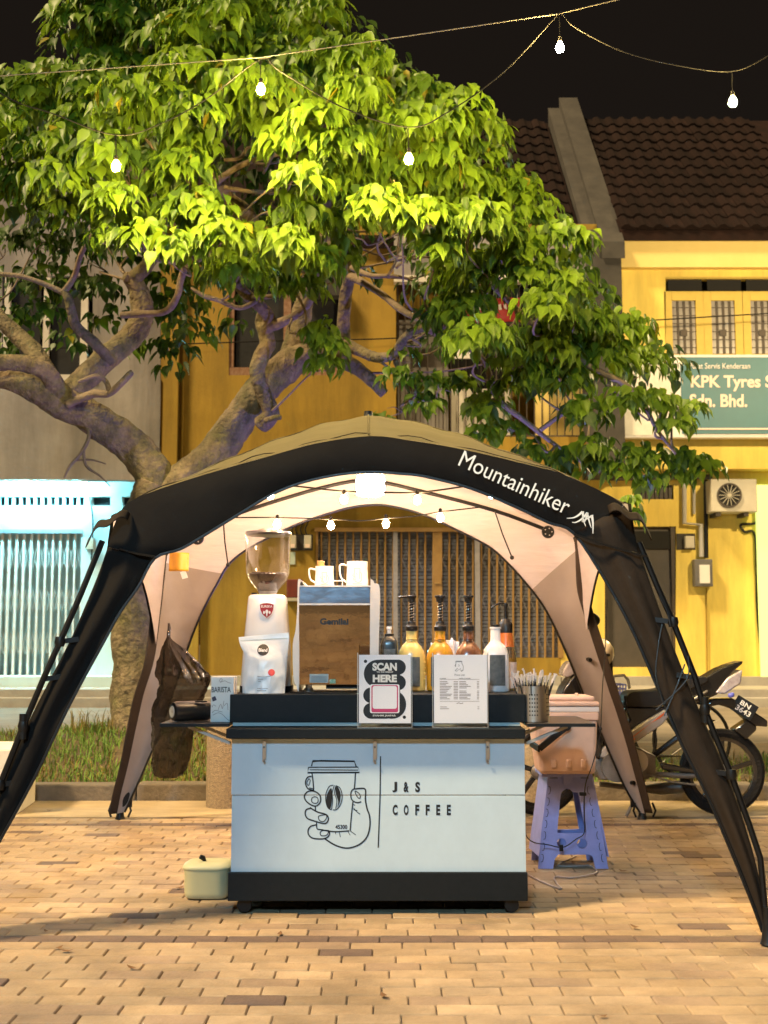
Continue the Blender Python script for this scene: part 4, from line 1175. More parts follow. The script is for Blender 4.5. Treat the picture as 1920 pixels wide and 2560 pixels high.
for (x0, y0, x1, y1, Y) in ((558, 1298, 570, 1412, 7.4), (1237, 1278, 1280, 1394, 7.4)):
    s_ = rod('tie_cord', 'black_plastic', tent, [P(x0, y0, Y), P((x0 + x1) / 2 - 2, (y0 + y1) / 2, Y), P(x1, y1, Y)], .005, 5)
    MB().ball(P(x1, y1, Y), .014, 8).build('cord_lock', 'black_plastic', s_)
# corner pouches over the pole ends
for (x, y, sgn) in ((262, 1336, -1), (1582, 1318, 1)):
    c = PF(x, y, -.02)
    MB().grid(lambda u, v: c + Vector((sgn * (-.10 + .17 * u), -.03 - .05 * math.sin(math.pi * u) + .04 * v, .055 - .10 * u * u * (1 if 1 else 0) + .035 * v + .012 * math.sin(u * 11))), 14, 5).build('corner_flap', 'canvas_brown_lit', tent, smooth=True, solid=.004)
# cross strap at the sleeve joints and guy lines on the right leg
for a, b in (((300, 1372), (387, 1392)), ((1434, 1335), (1618, 1392))):
    rod('seam_cord', 'black_plastic', tent, [PF(a[0], a[1], -.03), PF((a[0] + b[0]) / 2, (a[1] + b[1]) / 2 + 3, -.035), PF(b[0], b[1], -.03)], .005, 5)
for pts in ([(1655, 1560), (1645, 1620), (1640, 1690), (1660, 1760)], [(1712, 1660), (1690, 1720), (1660, 1790)], [(1648, 1490), (1668, 1530), (1676, 1566)], [(1720, 1640), (1716, 1700), (1640, 1775)]):
    rod('guy_line', 'black_plastic', tent, [PF(x, y, -.045) for x, y in smooth_line(pts, 4)], .003, 5)
# lettering and mountain mark on the valance
me = raw_text('Mountainhiker', 0.0)
xs = [v.co.x for v in me.vertices]; x0, x1 = min(xs), max(xs)
b0, b1 = Vector((1143, 1166)), Vector((1411, 1289))
ax = (b1 - b0) / (x1 - x0); up = Vector((ax.y, -ax.x)) * 1.15
for v in me.vertices:
    q = b0 + ax * (v.co.x - x0) + up * v.co.y
    v.co = PF(q.x, q.y) + Vector((0, -.040, 0))
me.materials.clear(); me.materials.append(MATS['print_white']); me.name = 'lettering'
finish(me, 'lettering', tent)
mb = MB()
def stroke(pts, w):
    L = smooth_line(pts, 6); n = len(L)
    for i in range(n - 1):
        for_w = lambda k: w * (1 - .75 * (k / (n - 1)))
        pass
    vs_ = []
    for i, p in enumerate(L):
        a, b = L[max(0, i - 1)], L[min(n - 1, i + 1)]
        d = (b - a).normalized(); nn = Vector((-d.y, d.x)) * w * .5 * (1 - .8 * i / (n - 1))
        for s_ in (1, -1):
            q = p + nn * s_; vs_.append(PF(q.x, q.y) + Vector((0, -.041, 0)))
    mb.add(vs_, [(2 * i, 2 * i + 1, 2 * i + 3, 2 * i + 2) for i in range(n - 1)])
for pts, w in (([(1452, 1282), (1440, 1292), (1428, 1297), (1413, 1298)], 6), ([(1453, 1281), (1454, 1300), (1460, 1318)], 6), ([(1464, 1285), (1450, 1300), (1436, 1308), (1426, 1308)], 6), ([(1465, 1284), (1458, 1305), (1450, 1306)], 5), ([(1475, 1292), (1462, 1300), (1450, 1304)], 5), ([(1475, 1290), (1478, 1310), (1478, 1336)], 7), ([(1464, 1286), (1470, 1310), (1474, 1322)], 5)):
    stroke(pts, w)
mb.build('mountain_logo', 'print_white', tent)

# ------------------------------------------------------------------ lamps inside the tent
ln = thing('lantern', 'glowing white camping lantern hanging under the tent peak', 'lantern', P(926, 1240, 6.0))
c = P(926, 1240, 6.0)
MB().lathe([(.045, 0), (.066, .006), (.071, .03), (.071, .085), (.066, .098)], c, 24).build('shade', 'lantern_glow', ln, smooth=True)
MB().lathe([(.070, .099), (.073, .104), (.073, .135), (.05, .142)], c, 24).build('top', 'enamel_white', ln, smooth=True)
rod('hook', 'black_metal', ln, [c + Vector((0, 0, .14)), c + Vector((0, 0, .30)), Vector((c.x, c.y, c.z + .42))], .004, 6)
def string_lights(name, label, wire, bulbs, Y, r, glow, drop, wr=.004):
    root = thing(name, label, 'string lights', P(bulbs[0][0], bulbs[0][1], Y))
    rod('wire', 'wire_dark', root, [P(x, y, Y) for x, y in smooth_line(wire, 6)], wr, 6)
    for (x, y) in bulbs:
        c = P(x, y, Y)
        b = MB().lathe([(r * .25, -r * 1.35), (r * .75, -r * 1.1), (r, -r * .4), (r * .95, r * .1), (r * .55, r * .9), (r * .38, r * 1.15)], c, 12).build('bulb', glow, root, smooth=True)
        MB().lathe([(r * .42, r * 1.16), (r * .5, r * 1.2), (r * .5, r * 2.3), (r * .25, r * 2.6)], c, 10).build('socket', 'wire_dark', b, smooth=True)
        if drop: rod('drop_cord', 'wire_dark', root, [c + Vector((0, 0, r * 2.5)), P(x - drop * .02, y - drop, Y)], wr * .9, 5)
    return root
string_lights('string_lights', 'string of warm bulbs along the front of the tent ceiling', [(640, 1196), (680, 1210), (745, 1216), (860, 1228), (960, 1231), (1043, 1231), (1120, 1222), (1228, 1205), (1290, 1190)], [(676, 1236), (860, 1247), (1043, 1249), (1229, 1234)], 5.35, .016, 'tent_bulb_glow', 0)
string_lights('string_lights', 'string of warm bulbs across the back of the tent above the gate', [(560, 1294), (693, 1294), (827, 1298), (900, 1302), (965, 1296), (1040, 1290), (1100, 1280), (1200, 1268)], [(693, 1309), (827, 1312), (965, 1308), (1101, 1293)], 6.9, .020, 'tent_bulb_glow', 0)

# ------------------------------------------------------------------ festoon over the square
string_lights('festoon_lights', 'overhead festoon cord with glowing bulbs in front of the tree', [(-200, 60), (0, 232), (135, 285), (290, 338), (400, 310), (520, 245), (652, 148), (700, 178), (860, 270), (1022, 318), (1120, 280), (1260, 180), (1390, 42), (1405, 36), (1440, 70), (1560, 130), (1700, 165), (1830, 178), (1920, 140), (2050, 60)],
              [(290, 414), (652, 222), (1022, 396), (1400, 117), (1832, 253)], 7.6, .028, 'bulb_glow', 74, .0042)
cb = thing('steel_cable', 'taut steel cable carrying the festoon cord across the night sky', 'cable', P(700, 140, 7.6))
rod('wire', 'cable_steel', cb, [P(-300, 212, 7.62), P(0, 190, 7.62), P(650, 144, 7.62), P(1400, 34, 7.62), P(1540, 0, 7.62), P(1900, -90, 7.62)], .0038, 6)
# ================================================================== THE COFFEE CART
YC = 5.27
cart = thing('coffee_cart', 'white coffee cart with black counter, logo panel and fold-out shelves', 'cart', G(945, 2288))
def cpart(name, m, x0, x1, y0, y1, Ya, Yb, parent=None, **kw):
    return part(name, m, parent or cart, x0, x1, y0, y1, Ya, Yb, **kw)
pl1 = cpart('front_panel', 'cart_white', 578, 1311, 1847, 1987, YC, YC + .018, bevel=.0015)
cpart('front_panel', 'cart_white', 577, 1313, 1989.4, 2181, YC, YC + .018, bevel=.0015)
cpart('side_panel', 'cart_white', 580, 590, 1848, 2180, YC + .02, YC + .56)
cpart('side_panel', 'cart_white', 1299, 1309, 1848, 2180, YC + .02, YC + .56)
cpart('plinth', 'cart_black', 569, 1319, 2181.5, 2253, YC - .018, YC + .58, bevel=.003)
sb_ = cpart('countertop', 'cart_black', 565, 1313, 1822, 1846.5, YC - .06, YC + .60, bevel=.003)
cpart('light_strip', 'label_grey', 582, 1300, 1806.5, 1815, YC + .035, YC + .045)
cpart('riser', 'cart_black', 574, 1313, 1736, 1806, YC + .03, YC + .55, bevel=.003)
# hinged shelf brackets let into the panel
for x in (660, 937, 1219):
    h = cpart('hinge', 'steel', x - 4.5, x + 3, 1853, 1905, YC - .008, YC - .0005, bevel=.001)
    MB().pbox(x - 2, x + 5, 1853, 1896, YC - .016, YC - .009).build('hinge_leaf', 'steel', h)
    for y in (1868, 1903): MB().lathe([(.005, -.003), (.005, .003)], P(x, y, YC - .019), 10, rot=Matrix.Rotation(R(90), 3, 'X')).build('screw', 'engine_grey', h)
# shelves at both ends
zs = P(480, 1811, YC + .02).z
for x0, x1, d in ((400, 573, .34), (1318, 1488, .50)):
    a, b = P(x0, 1812, YC).x, P(x1, 1812, YC).x
    sh = MB().box(a, b, YC + .0, YC + d, zs - .008, zs + .006).build('shelf', ['shelf_top'], cart, bevel=.002)
    MB().box(a - .001, b + .001, YC - .004, YC - .0005, zs - .009, zs + .005).build('shelf_edge', 'cart_black', sh)
    inx, outx = (b, a) if x0 < 900 else (a, b)
    for yy in (YC + .06, YC + d - .08):
        MB().bar((inx, yy, zs - .085), (inx + (outx - inx) * .62, yy, zs - .012), .018, .012).build('bracket', 'pipe_grey', sh)
# castors
for x, y, Yw in ((1278, 2279, YC + .04), (612, 2279, YC + .04), (1262, 2279, YC + .46), (640, 2279, YC + .46)):
    g = P(x, 2253, Yw)
    cs = MB().box(g.x - .016, g.x + .016, Yw - .02, Yw + .02, .052, g.z + .003).build('castor', 'black_plastic', cart, bevel=.002)
    MB().lathe([(.030, -.011), (.032, -.006), (.032, .006), (.030, .011)], (g.x, Yw - .012, .033), 20, rot=Matrix.Rotation(R(90), 3, 'X')).build('wheel', 'black_plastic', cs, smooth=True)
    MB().lathe([(.018, -.013), (.018, .0)], (g.x, Yw - .012, .033), 16, rot=Matrix.Rotation(R(90), 3, 'X')).build('hub', 'silver_paint', cs)
# printed artwork on the front
def z8(x, y): return (720 + x / 3.6065, 1860 + y / 3.6065)
art = MB()
def line(pts, w, closed=False, sub=6, sm=True):
    q = [z8(*p) for p in pts]
    L = smooth_line(q, sub, closed) if sm else [Vector(p) for p in q]
    ribbon(art, [(p[0], p[1]) for p in L], w / 3.6065, closed, YC, -.0012)
def solid(pts, sub=6):
    poly(art, [(p[0], p[1]) for p in smooth_line([z8(*p) for p in pts], sub, True)], YC, -.0012)
line([(212, 200), (222, 158), (300, 150), (598, 155), (615, 205)], 12, sm=False)
line([(222, 152), (600, 156)], 13, sm=False)
line([(185, 210), (632, 208), (645, 256), (176, 260), (185, 210)], 10, sm=False)
line([(195, 232), (632, 235)], 8, sm=False)
line([(180, 258), (640, 256)], 12, sm=False)
line([(216, 262), (226, 340), (232, 420)], 11)
line([(608, 258), (604, 330), (598, 400)], 11)
line([(212, 292), (180, 298), (160, 330), (160, 365), (180, 402), (225, 418)], 12)
line([(190, 312), (172, 340), (172, 362), (186, 372), (200, 330), (190, 312)], 7)
line([(190, 395), (232, 405)], 8)
line([(225, 422), (180, 428), (150, 460), (152, 495), (180, 530), (225, 556), (262, 555), (292, 520), (290, 470), (262, 438), (225, 422)], 12, True)
line([(240, 475), (268, 488), (268, 525), (240, 535), (215, 520), (215, 490)], 8, True)
line([(245, 556), (248, 600)], 10)
line([(205, 578), (165, 592), (155, 630), (175, 670), (225, 690), (310, 715), (345, 712), (364, 680), (356, 648), (330, 630), (265, 612), (205, 578)], 12, True)
line([(345, 640), (300, 642), (275, 655), (285, 690), (320, 698), (345, 670)], 8, True)
line([(258, 705), (262, 762), (300, 772), (375, 785)], 10)
line([(255, 728), (205, 742), (182, 775), (185, 815), (215, 845), (270, 855), (330, 852), (366, 830), (374, 795), (360, 778)], 12)
line([(360, 780), (310, 780), (290, 800), (300, 825), (340, 825), (360, 805)], 8, True)
line([(300, 772), (420, 790), (552, 782)], 11)
line([(585, 520), (572, 640), (560, 780)], 11)
line([(600, 405), (680, 400), (700, 425), (698, 500), (712, 580), (735, 650), (738, 740), (715, 830), (665, 890), (600, 925), (530, 938), (460, 925), (395, 895), (330, 852)], 13)
line([(600, 402), (575, 420), (566, 460), (578, 505), (620, 528), (660, 520)], 11)
line([(605, 425), (640, 445), (652, 475), (640, 490), (618, 465)], 8, True)
line([(590, 545), (605, 552)], 7, sm=False)
line([(590, 575), (620, 610), (650, 632)], 7)
line([(590, 590), (625, 600)], 6, sm=False)
line([(428, 795), (430, 812)], 6, sm=False); line([(462, 795), (472, 838)], 6, sm=False); line([(540, 788), (560, 822)], 6, sm=False); line([(560, 782), (610, 818)], 6, sm=False)
line([(408, 370), (370, 385), (342, 450), (342, 520), (360, 575), (390, 592)], 8)
solid([(392, 400), (362, 430), (345, 490), (352, 550), (375, 585), (388, 560), (398, 490)])
line([(418, 372), (398, 440), (402, 510), (392, 592)], 7)
line([(430, 380), (420, 440), (440, 510), (430, 585)], 7)
line([(430, 374), (470, 400), (488, 470), (475, 540), (440, 588), (405, 594)], 8)
solid([(430, 385), (455, 395), (474, 450), (468, 520), (445, 570), (452, 520), (430, 440)])
line([(834, 110), (830, 460), (813, 935)], 11, sm=False)
art.build('logo', 'print_black', pl1)
for i, (ch, xa, xb) in enumerate((('J', 940, 984), ('&', 1042, 1088), ('S', 1147, 1190))):
    a, b = z8(xa, 341), z8(xb, 435); words('lettering', ch, 'print_black', a[0], b[0], a[1], b[1], YC, pl1, .045, -.0012)
for i, (ch, xa, xb) in enumerate((('C', 943, 988), ('O', 1044, 1087), ('F', 1147, 1183), ('F', 1241, 1277), ('E', 1336, 1372), ('E', 1432, 1468))):
    a, b = z8(xa, 547), z8(xb, 642); words('lettering', ch, 'print_black', a[0], b[0], a[1], b[1], YC, pl1, .045, -.0012)
a, b = z8(427, 728), z8(534, 766); words('lettering', '45300', 'print_black', a[0], b[0], a[1], b[1], YC, pl1, .03, -.0012)

# heights of the surfaces goods stand on
ZR_ = P(900, 1736, YC + .03).z + .001           # top of the riser
ZT = P(900, 1822, YC - .06).z + .001            # counter top
ZS = zs + .0075                                 # side shelves
def stand(x, Y, z):                             # a point on a surface under photo column x
    d = Y * CS + (z - CAM_H) * SN
    return Vector(((x - 960) / FPX * d, Y, z))
def hz(y0, y1, Y):                              # height of a photo span at depth Y
    return P(960, y0, Y).z - P(960, y1, Y).z

# ------------------------------------------------------------------ grinder
Yg = 5.58
c = stand(667, Yg, ZR_); m_ = M(Yg)
gr = thing('coffee_grinder', 'white coffee grinder with clear bean hopper and red badge', 'grinder', c)
zt = lambda y: P(667, y, Yg).z - ZR_
MB().lathe([(64 * m_, 0), (64 * m_, zt(1713))], c, 32, sq=5).build('base', 'black_plastic', gr, smooth=True)
MB().lathe([(62 * m_, zt(1713)), (60 * m_, zt(1680)), (56 * m_, zt(1610)), (51 * m_, zt(1550)), (47 * m_, zt(1500)), (45.5 * m_, zt(1492)), (41 * m_, zt(1488)), (30 * m_, zt(1486.5))], c, 40, sq=5, sy=1.0).build('body', 'enamel_white', gr, smooth=True, sharp=55)
gl = MB().lathe([(20 * m_, zt(1487)), (27 * m_, zt(1474)), (38 * m_, zt(1462)), (48 * m_, zt(1450)), (54 * m_, zt(1432)), (55.5 * m_, zt(1400)), (56.5 * m_, zt(1350)), (58.5 * m_, zt(1337)), (59 * m_, zt(1334))], c, 40, caps=False).build('hopper', 'hopper_glass', gr, smooth=True)
MB().lathe([(18 * m_, zt(1485)), (25 * m_, zt(1473)), (36 * m_, zt(1461)), (45 * m_, zt(1449)), (49 * m_, zt(1437)), (20 * m_, zt(1433)), (.001, zt(1431))], c, 32).build('bean_mass', 'bean', gr, smooth=True)
mb = MB(); rb = random.Random(2)
for k in range(260):
    a, q = rb.uniform(0, 6.283), math.sqrt(rb.random()) * 47 * m_
    p = c + Vector((q * math.cos(a), q * math.sin(a), zt(1436) + rb.uniform(-.002, .007)))
    rot = Matrix.Rotation(rb.uniform(0, 3.1), 3, 'Z') @ Matrix.Rotation(rb.uniform(-.6, .6), 3, 'X')
    mb.lathe([(.0008, -.0045), (.0035, -.0025), (.004, 0), (.0035, .0025), (.0008, .0045)], p, 6, sx=.8, rot=rot @ Matrix.Rotation(R(90), 3, 'Y'))
tag(mb.build('beans', 'bean', gr, smooth=True), kind='stuff')
MB().lathe([(21 * m_, zt(1489)), (21 * m_, zt(1484)), (19 * m_, zt(1482))], c, 24).build('collar', 'steel', gr, smooth=True)
MB().lathe([(24 * m_, zt(1479)), (20 * m_, zt(1486)), (24 * m_, zt(1470)), (28 * m_, zt(1463))], c, 24, caps=False).build('funnel', 'steel', gr, smooth=True)
lid = MB().lathe([(52 * m_, zt(1340)), (58 * m_, zt(1335)), (57 * m_, zt(1330)), (24 * m_, zt(1329))], c, 36).build('lid', 'smoke_chrome', gr, smooth=True)
MB().lathe([(26 * m_, zt(1329)), (26 * m_, zt(1323)), (23 * m_, zt(1321))], c, 28).build('lid_knob', 'brushed_steel', lid, smooth=True)
MB().lathe([(.014, 0), (.014, .012)], stand(633, Yg + .01, ZR_) + Vector((0, 0, zt(1488))), 14).build('knob', 'black_plastic', gr, smooth=True)
yb_ = Yg - 50 * m_ - .0035
bd = MB(); q = [(649, 1511), (658, 1508), (667, 1507), (676, 1508), (685, 1511), (684, 1524), (679, 1536), (667, 1546), (655, 1536), (650, 1524)]
bd.prism(q, yb_ - .006, yb_ + .010); bd = bd.build('badge', 'badge_red', gr)
mb = MB(); ribbon(mb, q, 1.6, True, yb_ - .0072); mb.build('badge_rim', 'print_white', bd)
words('lettering', 'EUREKA', 'print_white', 653, 681, 1513, 1519, yb_ - .0072, bd, .02)
mb = MB()
for p_ in (disc(667, 1529, 4, 10, 5), disc(660, 1531, 2.5, 8, 4), disc(674, 1531, 2.5, 8, 4)): poly(mb, p_, yb_ - .0072 - .0003 * len(mb.f))
poly(mb, [(665, 1533), (669, 1533), (668, 1541), (666, 1541)], yb_ - .0085); mb.build('emblem', 'print_white', bd)

# ------------------------------------------------------------------ coffee bag leaning on the grinder
Yp = 5.40
out_l = [(606, 1735), (606, 1705), (608, 1680), (611, 1650), (608, 1635), (600, 1620), (595, 1606), (593, 1595)]
out_r = [(712, 1735), (714, 1705), (716, 1680), (717, 1650), (718, 1635), (719, 1620), (720, 1600), (719, 1583)]
ll, lr = smooth_line(out_l, 5), smooth_line(out_r, 5)
zb = ZR_ - P(660, 1735, Yp).z
def pouch(u, v, side):
    k = v * (len(ll) - 1); i = min(len(ll) - 2, int(k)); t = k - i
    a, b = ll[i].lerp(ll[i + 1], t), lr[i].lerp(lr[i + 1], t)
    p = P(a[0] + (b[0] - a[0]) * u, a[1] + (b[1] - a[1]) * u, Yp) + Vector((0, 0, zb))
    th = .045 * (math.sin(math.pi * u) ** .6) * max(.0, 1 - (v / .86) ** 2.2) + .002
    cr = .006 * noise.noise(Vector((u * 5, v * 7, 2 + side))) + .004 * noise.noise(Vector((u * 13, v * 11, 5)))
    return p + Vector((0, (-th + cr * (1 - v)) if side == 0 else th, 0)) + Vector((0, .055 * v, 0))
pc = thing('coffee_bag', 'silvery white coffee pouch with round black label leaning on the grinder', 'coffee bag', (P(660, 1735, Yp).x, Yp, ZR_))
MB().grid(lambda u, v: pouch(u, v, 0), 28, 36).build('pouch_front', 'pouch', pc, smooth=True, sharp=0)
MB().grid(lambda u, v: pouch(u, v, 1), 14, 18).build('pouch_back', 'pouch', pc, smooth=True, sharp=0)
def on_pouch(px, py):
    n_ = len(ll) - 1
    i = next((j for j in range(n_) if (ll[j + 1][1] + lr[j + 1][1]) / 2 < py), n_ - 1)
    ya, yb2 = (ll[i][1] + lr[i][1]) / 2, (ll[i + 1][1] + lr[i + 1][1]) / 2
    t_ = min(1, max(0, (ya - py) / max(1e-6, ya - yb2))); v = (i + t_) / n_
    xa = ll[i][0] + (ll[i + 1][0] - ll[i][0]) * t_; xb = lr[i][0] + (lr[i + 1][0] - lr[i][0]) * t_
    u = (px - xa) / (xb - xa)
    return pouch(min(1, max(0, u)), min(1, max(0, v)), 0) + Vector((0, -.0018, 0))
def decal(name, m, pts, off=0.0):
    cx = sum(p[0] for p in pts) / len(pts); cy = sum(p[1] for p in pts) / len(pts)
    mb = MB(); ring = [on_pouch(*p) + Vector((0, off, 0)) for p in pts]
    mid = [on_pouch((p[0] + cx) / 2, (p[1] + cy) / 2) + Vector((0, off, 0)) for p in pts]
    n = len(pts)
    mb.add(ring + mid + [on_pouch(cx, cy) + Vector((0, off, 0))], [(i, (i + 1) % n, n + (i + 1) % n, n + i) for i in range(n)] + [(n + i, n + (i + 1) % n, 2 * n) for i in range(n)])
    return mb.build(name, m, pc)
decal('round_label', 'print_black', disc(657, 1627, 14.5, 22))
decal('dot_label', 'dot_red', disc(680, 1683, 8.5, 16))
for x0, x1, y in ((645, 678, 1692), (647, 660, 1699), (647, 654, 1704), (645, 672, 1722), (645, 668, 1727)): decal('print_line', 'line_grey', rect(x0, x1, y, y + 1.2))
o_ = on_pouch(657, 1627)
a_, b_, c_ = on_pouch(646, 1632), on_pouch(668, 1632), on_pouch(646, 1623)
lettering('lettering', 'Blend', 'print_white', a_, b_ - a_, c_ - a_, pc, .03, (0, -.004, 0))
decal('zip_line', 'label_grey', rect(598, 717, 1600, 1602))

# ------------------------------------------------------------------ espresso machine
Ym = 5.44
em = thing('espresso_machine', 'espresso machine with mirrored back panel and white side cheeks', 'espresso machine', (P(837, 1712, Ym).x, Ym + .15, ZR_))
part('housing', 'enamel_white', em, 748, 926, 1466, 1712, Ym + .012, Ym + .30)
ta, tb, tc, td = P(748, 1711, Ym), P(925, 1711, Ym), P(925, 1513, Ym), P(748, 1513, Ym)     # hangs a little forward at the top
for q in (tc, td): q.y -= .034
MB().add([ta, tb, tc, td] + [Vector((q.x, Ym + .011, q.z)) for q in (ta, tb, tc, td)],
         [(0, 1, 2, 3), (4, 7, 6, 5), (0, 4, 5, 1), (1, 5, 6, 2), (2, 6, 7, 3), (3, 7, 4, 0)]).build('back_panel', 'mirror_panel', em)
part('top_band', 'smoke_chrome', em, 748, 925, 1468, 1508, Ym - .034, Ym + .010, bevel=.001)
part('trim', 'ceramic_white', em, 745, 928, 1508.6, 1512.6, Ym - .040, Ym + .010)
part('top_trim', 'ceramic_white', em, 746, 928, 1463.5, 1467.4, Ym - .038, Ym + .30)
MB().prism([(p[0], p[1]) for p in smooth_line([(745, 1450), (750, 1448), (757, 1455), (762, 1466), (748, 1470), (748, 1710), (740, 1712), (733, 1690), (732, 1610), (739, 1575), (743, 1520), (744, 1470)], 3, True)], Ym - .042, Ym + .31).build('side_panel', 'enamel_white', em, smooth=True, sharp=50)
MB().prism([(p[0], p[1]) for p in smooth_line([(926, 1466), (928, 1449), (934, 1453), (936, 1458), (944, 1459), (949, 1468), (950, 1500), (947, 1600), (944, 1712), (926, 1712)], 3, True)], Ym - .042, Ym + .31).build('side_panel', 'enamel_white', em, smooth=True, sharp=50)
for x in (772, 905):
    for yy in (Ym + .05, Ym + .26):
        p = stand(x, yy, ZR_); MB().lathe([(.022, 0), (.022, .008), (.014, .014), (.014, P(837, 1712, Ym).z - ZR_ + .004)], p, 16).build('foot', 'steel', em, smooth=True)
part('drip_tray', 'black_plastic', em, 815, 900, 1713, 1722, Ym + .03, Ym + .25)
words('lettering', 'Gemilai', 'print_black', 800, 871, 1546, 1562, Ym - .030, em, .035)
st = part('sticker', 'label_grey', em, 774, 821, 1685, 1707, Ym - .008, Ym - .0052)
for k in range(5): part('print_line', 'line_grey', st, 778, 817, 1690.5 + k * 3.2, 1691.3 + k * 3.2, Ym - .009, Ym - .0082)
part('sticker', 'sticker_green', em, 824, 839, 1698, 1709, Ym - .006, Ym - .003)
rod('power_cord', 'black_plastic', em, [stand(x, Y, ZR_ + .004) for x, Y in smooth_line([(725, 5.37), (760, 5.345), (820, 5.34), (880, 5.36), (900, 5.45)], 5)], .004, 6)
# cups on the machine
ztop = P(837, 1463.5, Ym - .038).z + .0015
def pitcher(label, x, w, top, Y, hl, hx, scale=1.0):
    r_ = w / 2 * M(Y); h = P(x, top, Y).z - ztop
    c = stand(x, Y, ztop)
    pt = thing('milk_pitcher', label, 'pitcher', c)
    MB().lathe([(r_ * 1.06, 0), (r_ * 1.07, .004), (r_ * 1.03, h * .35), (r_ * .99, h * .75), (r_ * 1.01, h), (r_ * .96, h), (r_ * .96, h * .85), (.001, h * .84)], c, 32).build('cup', 'ceramic_white', pt, smooth=True)
    q = [(-r_ * .98, h * .84), (-r_ * 1.0 - hx * M(Y) * .8, h * .88), (-r_ - hx * M(Y), h * .72), (-r_ - hx * M(Y) * .75, h * .34), (-r_ * .9, hl * h)]
    MB().tube([c + Vector((a, -.004, b)) for a, b in smooth_line([(a, b, 0) for a, b in q], 5) for a, b in [(a, b)]] if False else [c + Vector((p[0], -.004, p[1])) for p in smooth_line([(a, b, 0) for a, b in q], 5)], .0042, 8, flat=1.6).build('handle', 'ceramic_white', pt, smooth=True)
    mb = MB(); yy = Y - r_ * 1.02 - .003
    def zz(a, b): return (x + (a) * w / 60, top + 8 + b * (h / M(Y) - 8) / 60)
    for pts in ([(-9, 10), (9, 10)], [(-8, 12), (-6, 40)], [(8, 12), (6, 40)], [(-11, 24), (-13, 30), (-7, 34)], [(-11, 36), (-10, 42), (-2, 42)], [(10, 20), (13, 28), (12, 44), (4, 50), (-6, 46)], [(-2, 22), (0, 27), (-1, 30)], [(-12, 53), (14, 53)]):
        ribbon(mb, [zz(*p) for p in pts], 1.0, False, yy, .0035 * 0)
    mb.build('print', 'line_grey', pt)
    return pt
pitcher('shorter white milk pitcher with wooden handled tamper in it', 811, 45, 1416, Ym + .09, .16, 16)
pitcher('taller white milk pitcher on top of the espresso machine', 893, 52, 1404, Ym + .10, .13, 18)
tp = thing('tamper', 'wooden tamper handle sticking out of the shorter pitcher', 'tamper', stand(802, Ym + .10, ztop + .02))
c = stand(802, Ym + .10, ztop + .02)
MB().lathe([(.012, 0), (.012, .06), (.016, .075), (.0165, hz(1404, 1456, Ym + .1)), (.014, hz(1403, 1456, Ym + .1))], c, 16).build('handle', 'wood_light', tp, smooth=True)
tag(MB().tube([P(828, 1464, Ym + .04), P(829, 1455, Ym + .04), P(834, 1452, Ym + .04), P(856, 1452, Ym + .04), P(856, 1464, Ym + .04)], .003, 8).build('cup_rail', 'ceramic_white', None, smooth=True), 'small white wire rail between the two pitchers', 'rail')

# ------------------------------------------------------------------ sauce bottles
def pump(root, c, z0, ztop_, left, hw, Y):
    """black pump: collar, stem with coil, head and spout"""
    m_ = M(Y)
    MB().lathe([(15 * m_, z0), (15.5 * m_, z0 + .004), (15.5 * m_, z0 + .020), (13 * m_, z0 + .023), (11 * m_, z0 + .030), (10 * m_, z0 + .042), (5 * m_, z0 + .046)], c, 20).build('pump_collar', 'black_plastic', root, smooth=True)
    st = MB().lathe([(5 * m_, z0 + .044), (5 * m_, ztop_ - .02)], c, 12).build('pump_stem', 'black_plastic', root, smooth=True)
    turns = []
    for k in range(60):
        t = k / 59; a = t * 6 * 2 * math.pi
        turns.append(c + Vector((6.3 * m_ * math.cos(a), 6.3 * m_ * math.sin(a), z0 + .052 + t * (ztop_ - z0 - .085))))
    MB().tube(turns, .0012, 5).build('spring', 'steel', st, smooth=True)
    hd = MB().lathe([(9 * m_, ztop_ - .030), (10 * m_, ztop_ - .012), (13 * m_, ztop_ - .008), (13 * m_, ztop_), (10 * m_, ztop_ + .002)], c, 16).build('pump_head', 'black_plastic', root, smooth=True)
    if left: MB().tube([c + Vector((0, 0, ztop_ - .006)), c + Vector((-hw * m_ * .8, -.01, ztop_ - .006)), c + Vector((-hw * m_, -.011, ztop_ - .011))], .0055, 8).build('spout', 'black_plastic', hd, smooth=True)
    else: MB().tube([c + Vector((0, 0, ztop_ - .006)), c + Vector((.004, -.05, ztop_ - .004))], .0055, 8).build('spout', 'black_plastic', hd, smooth=True)
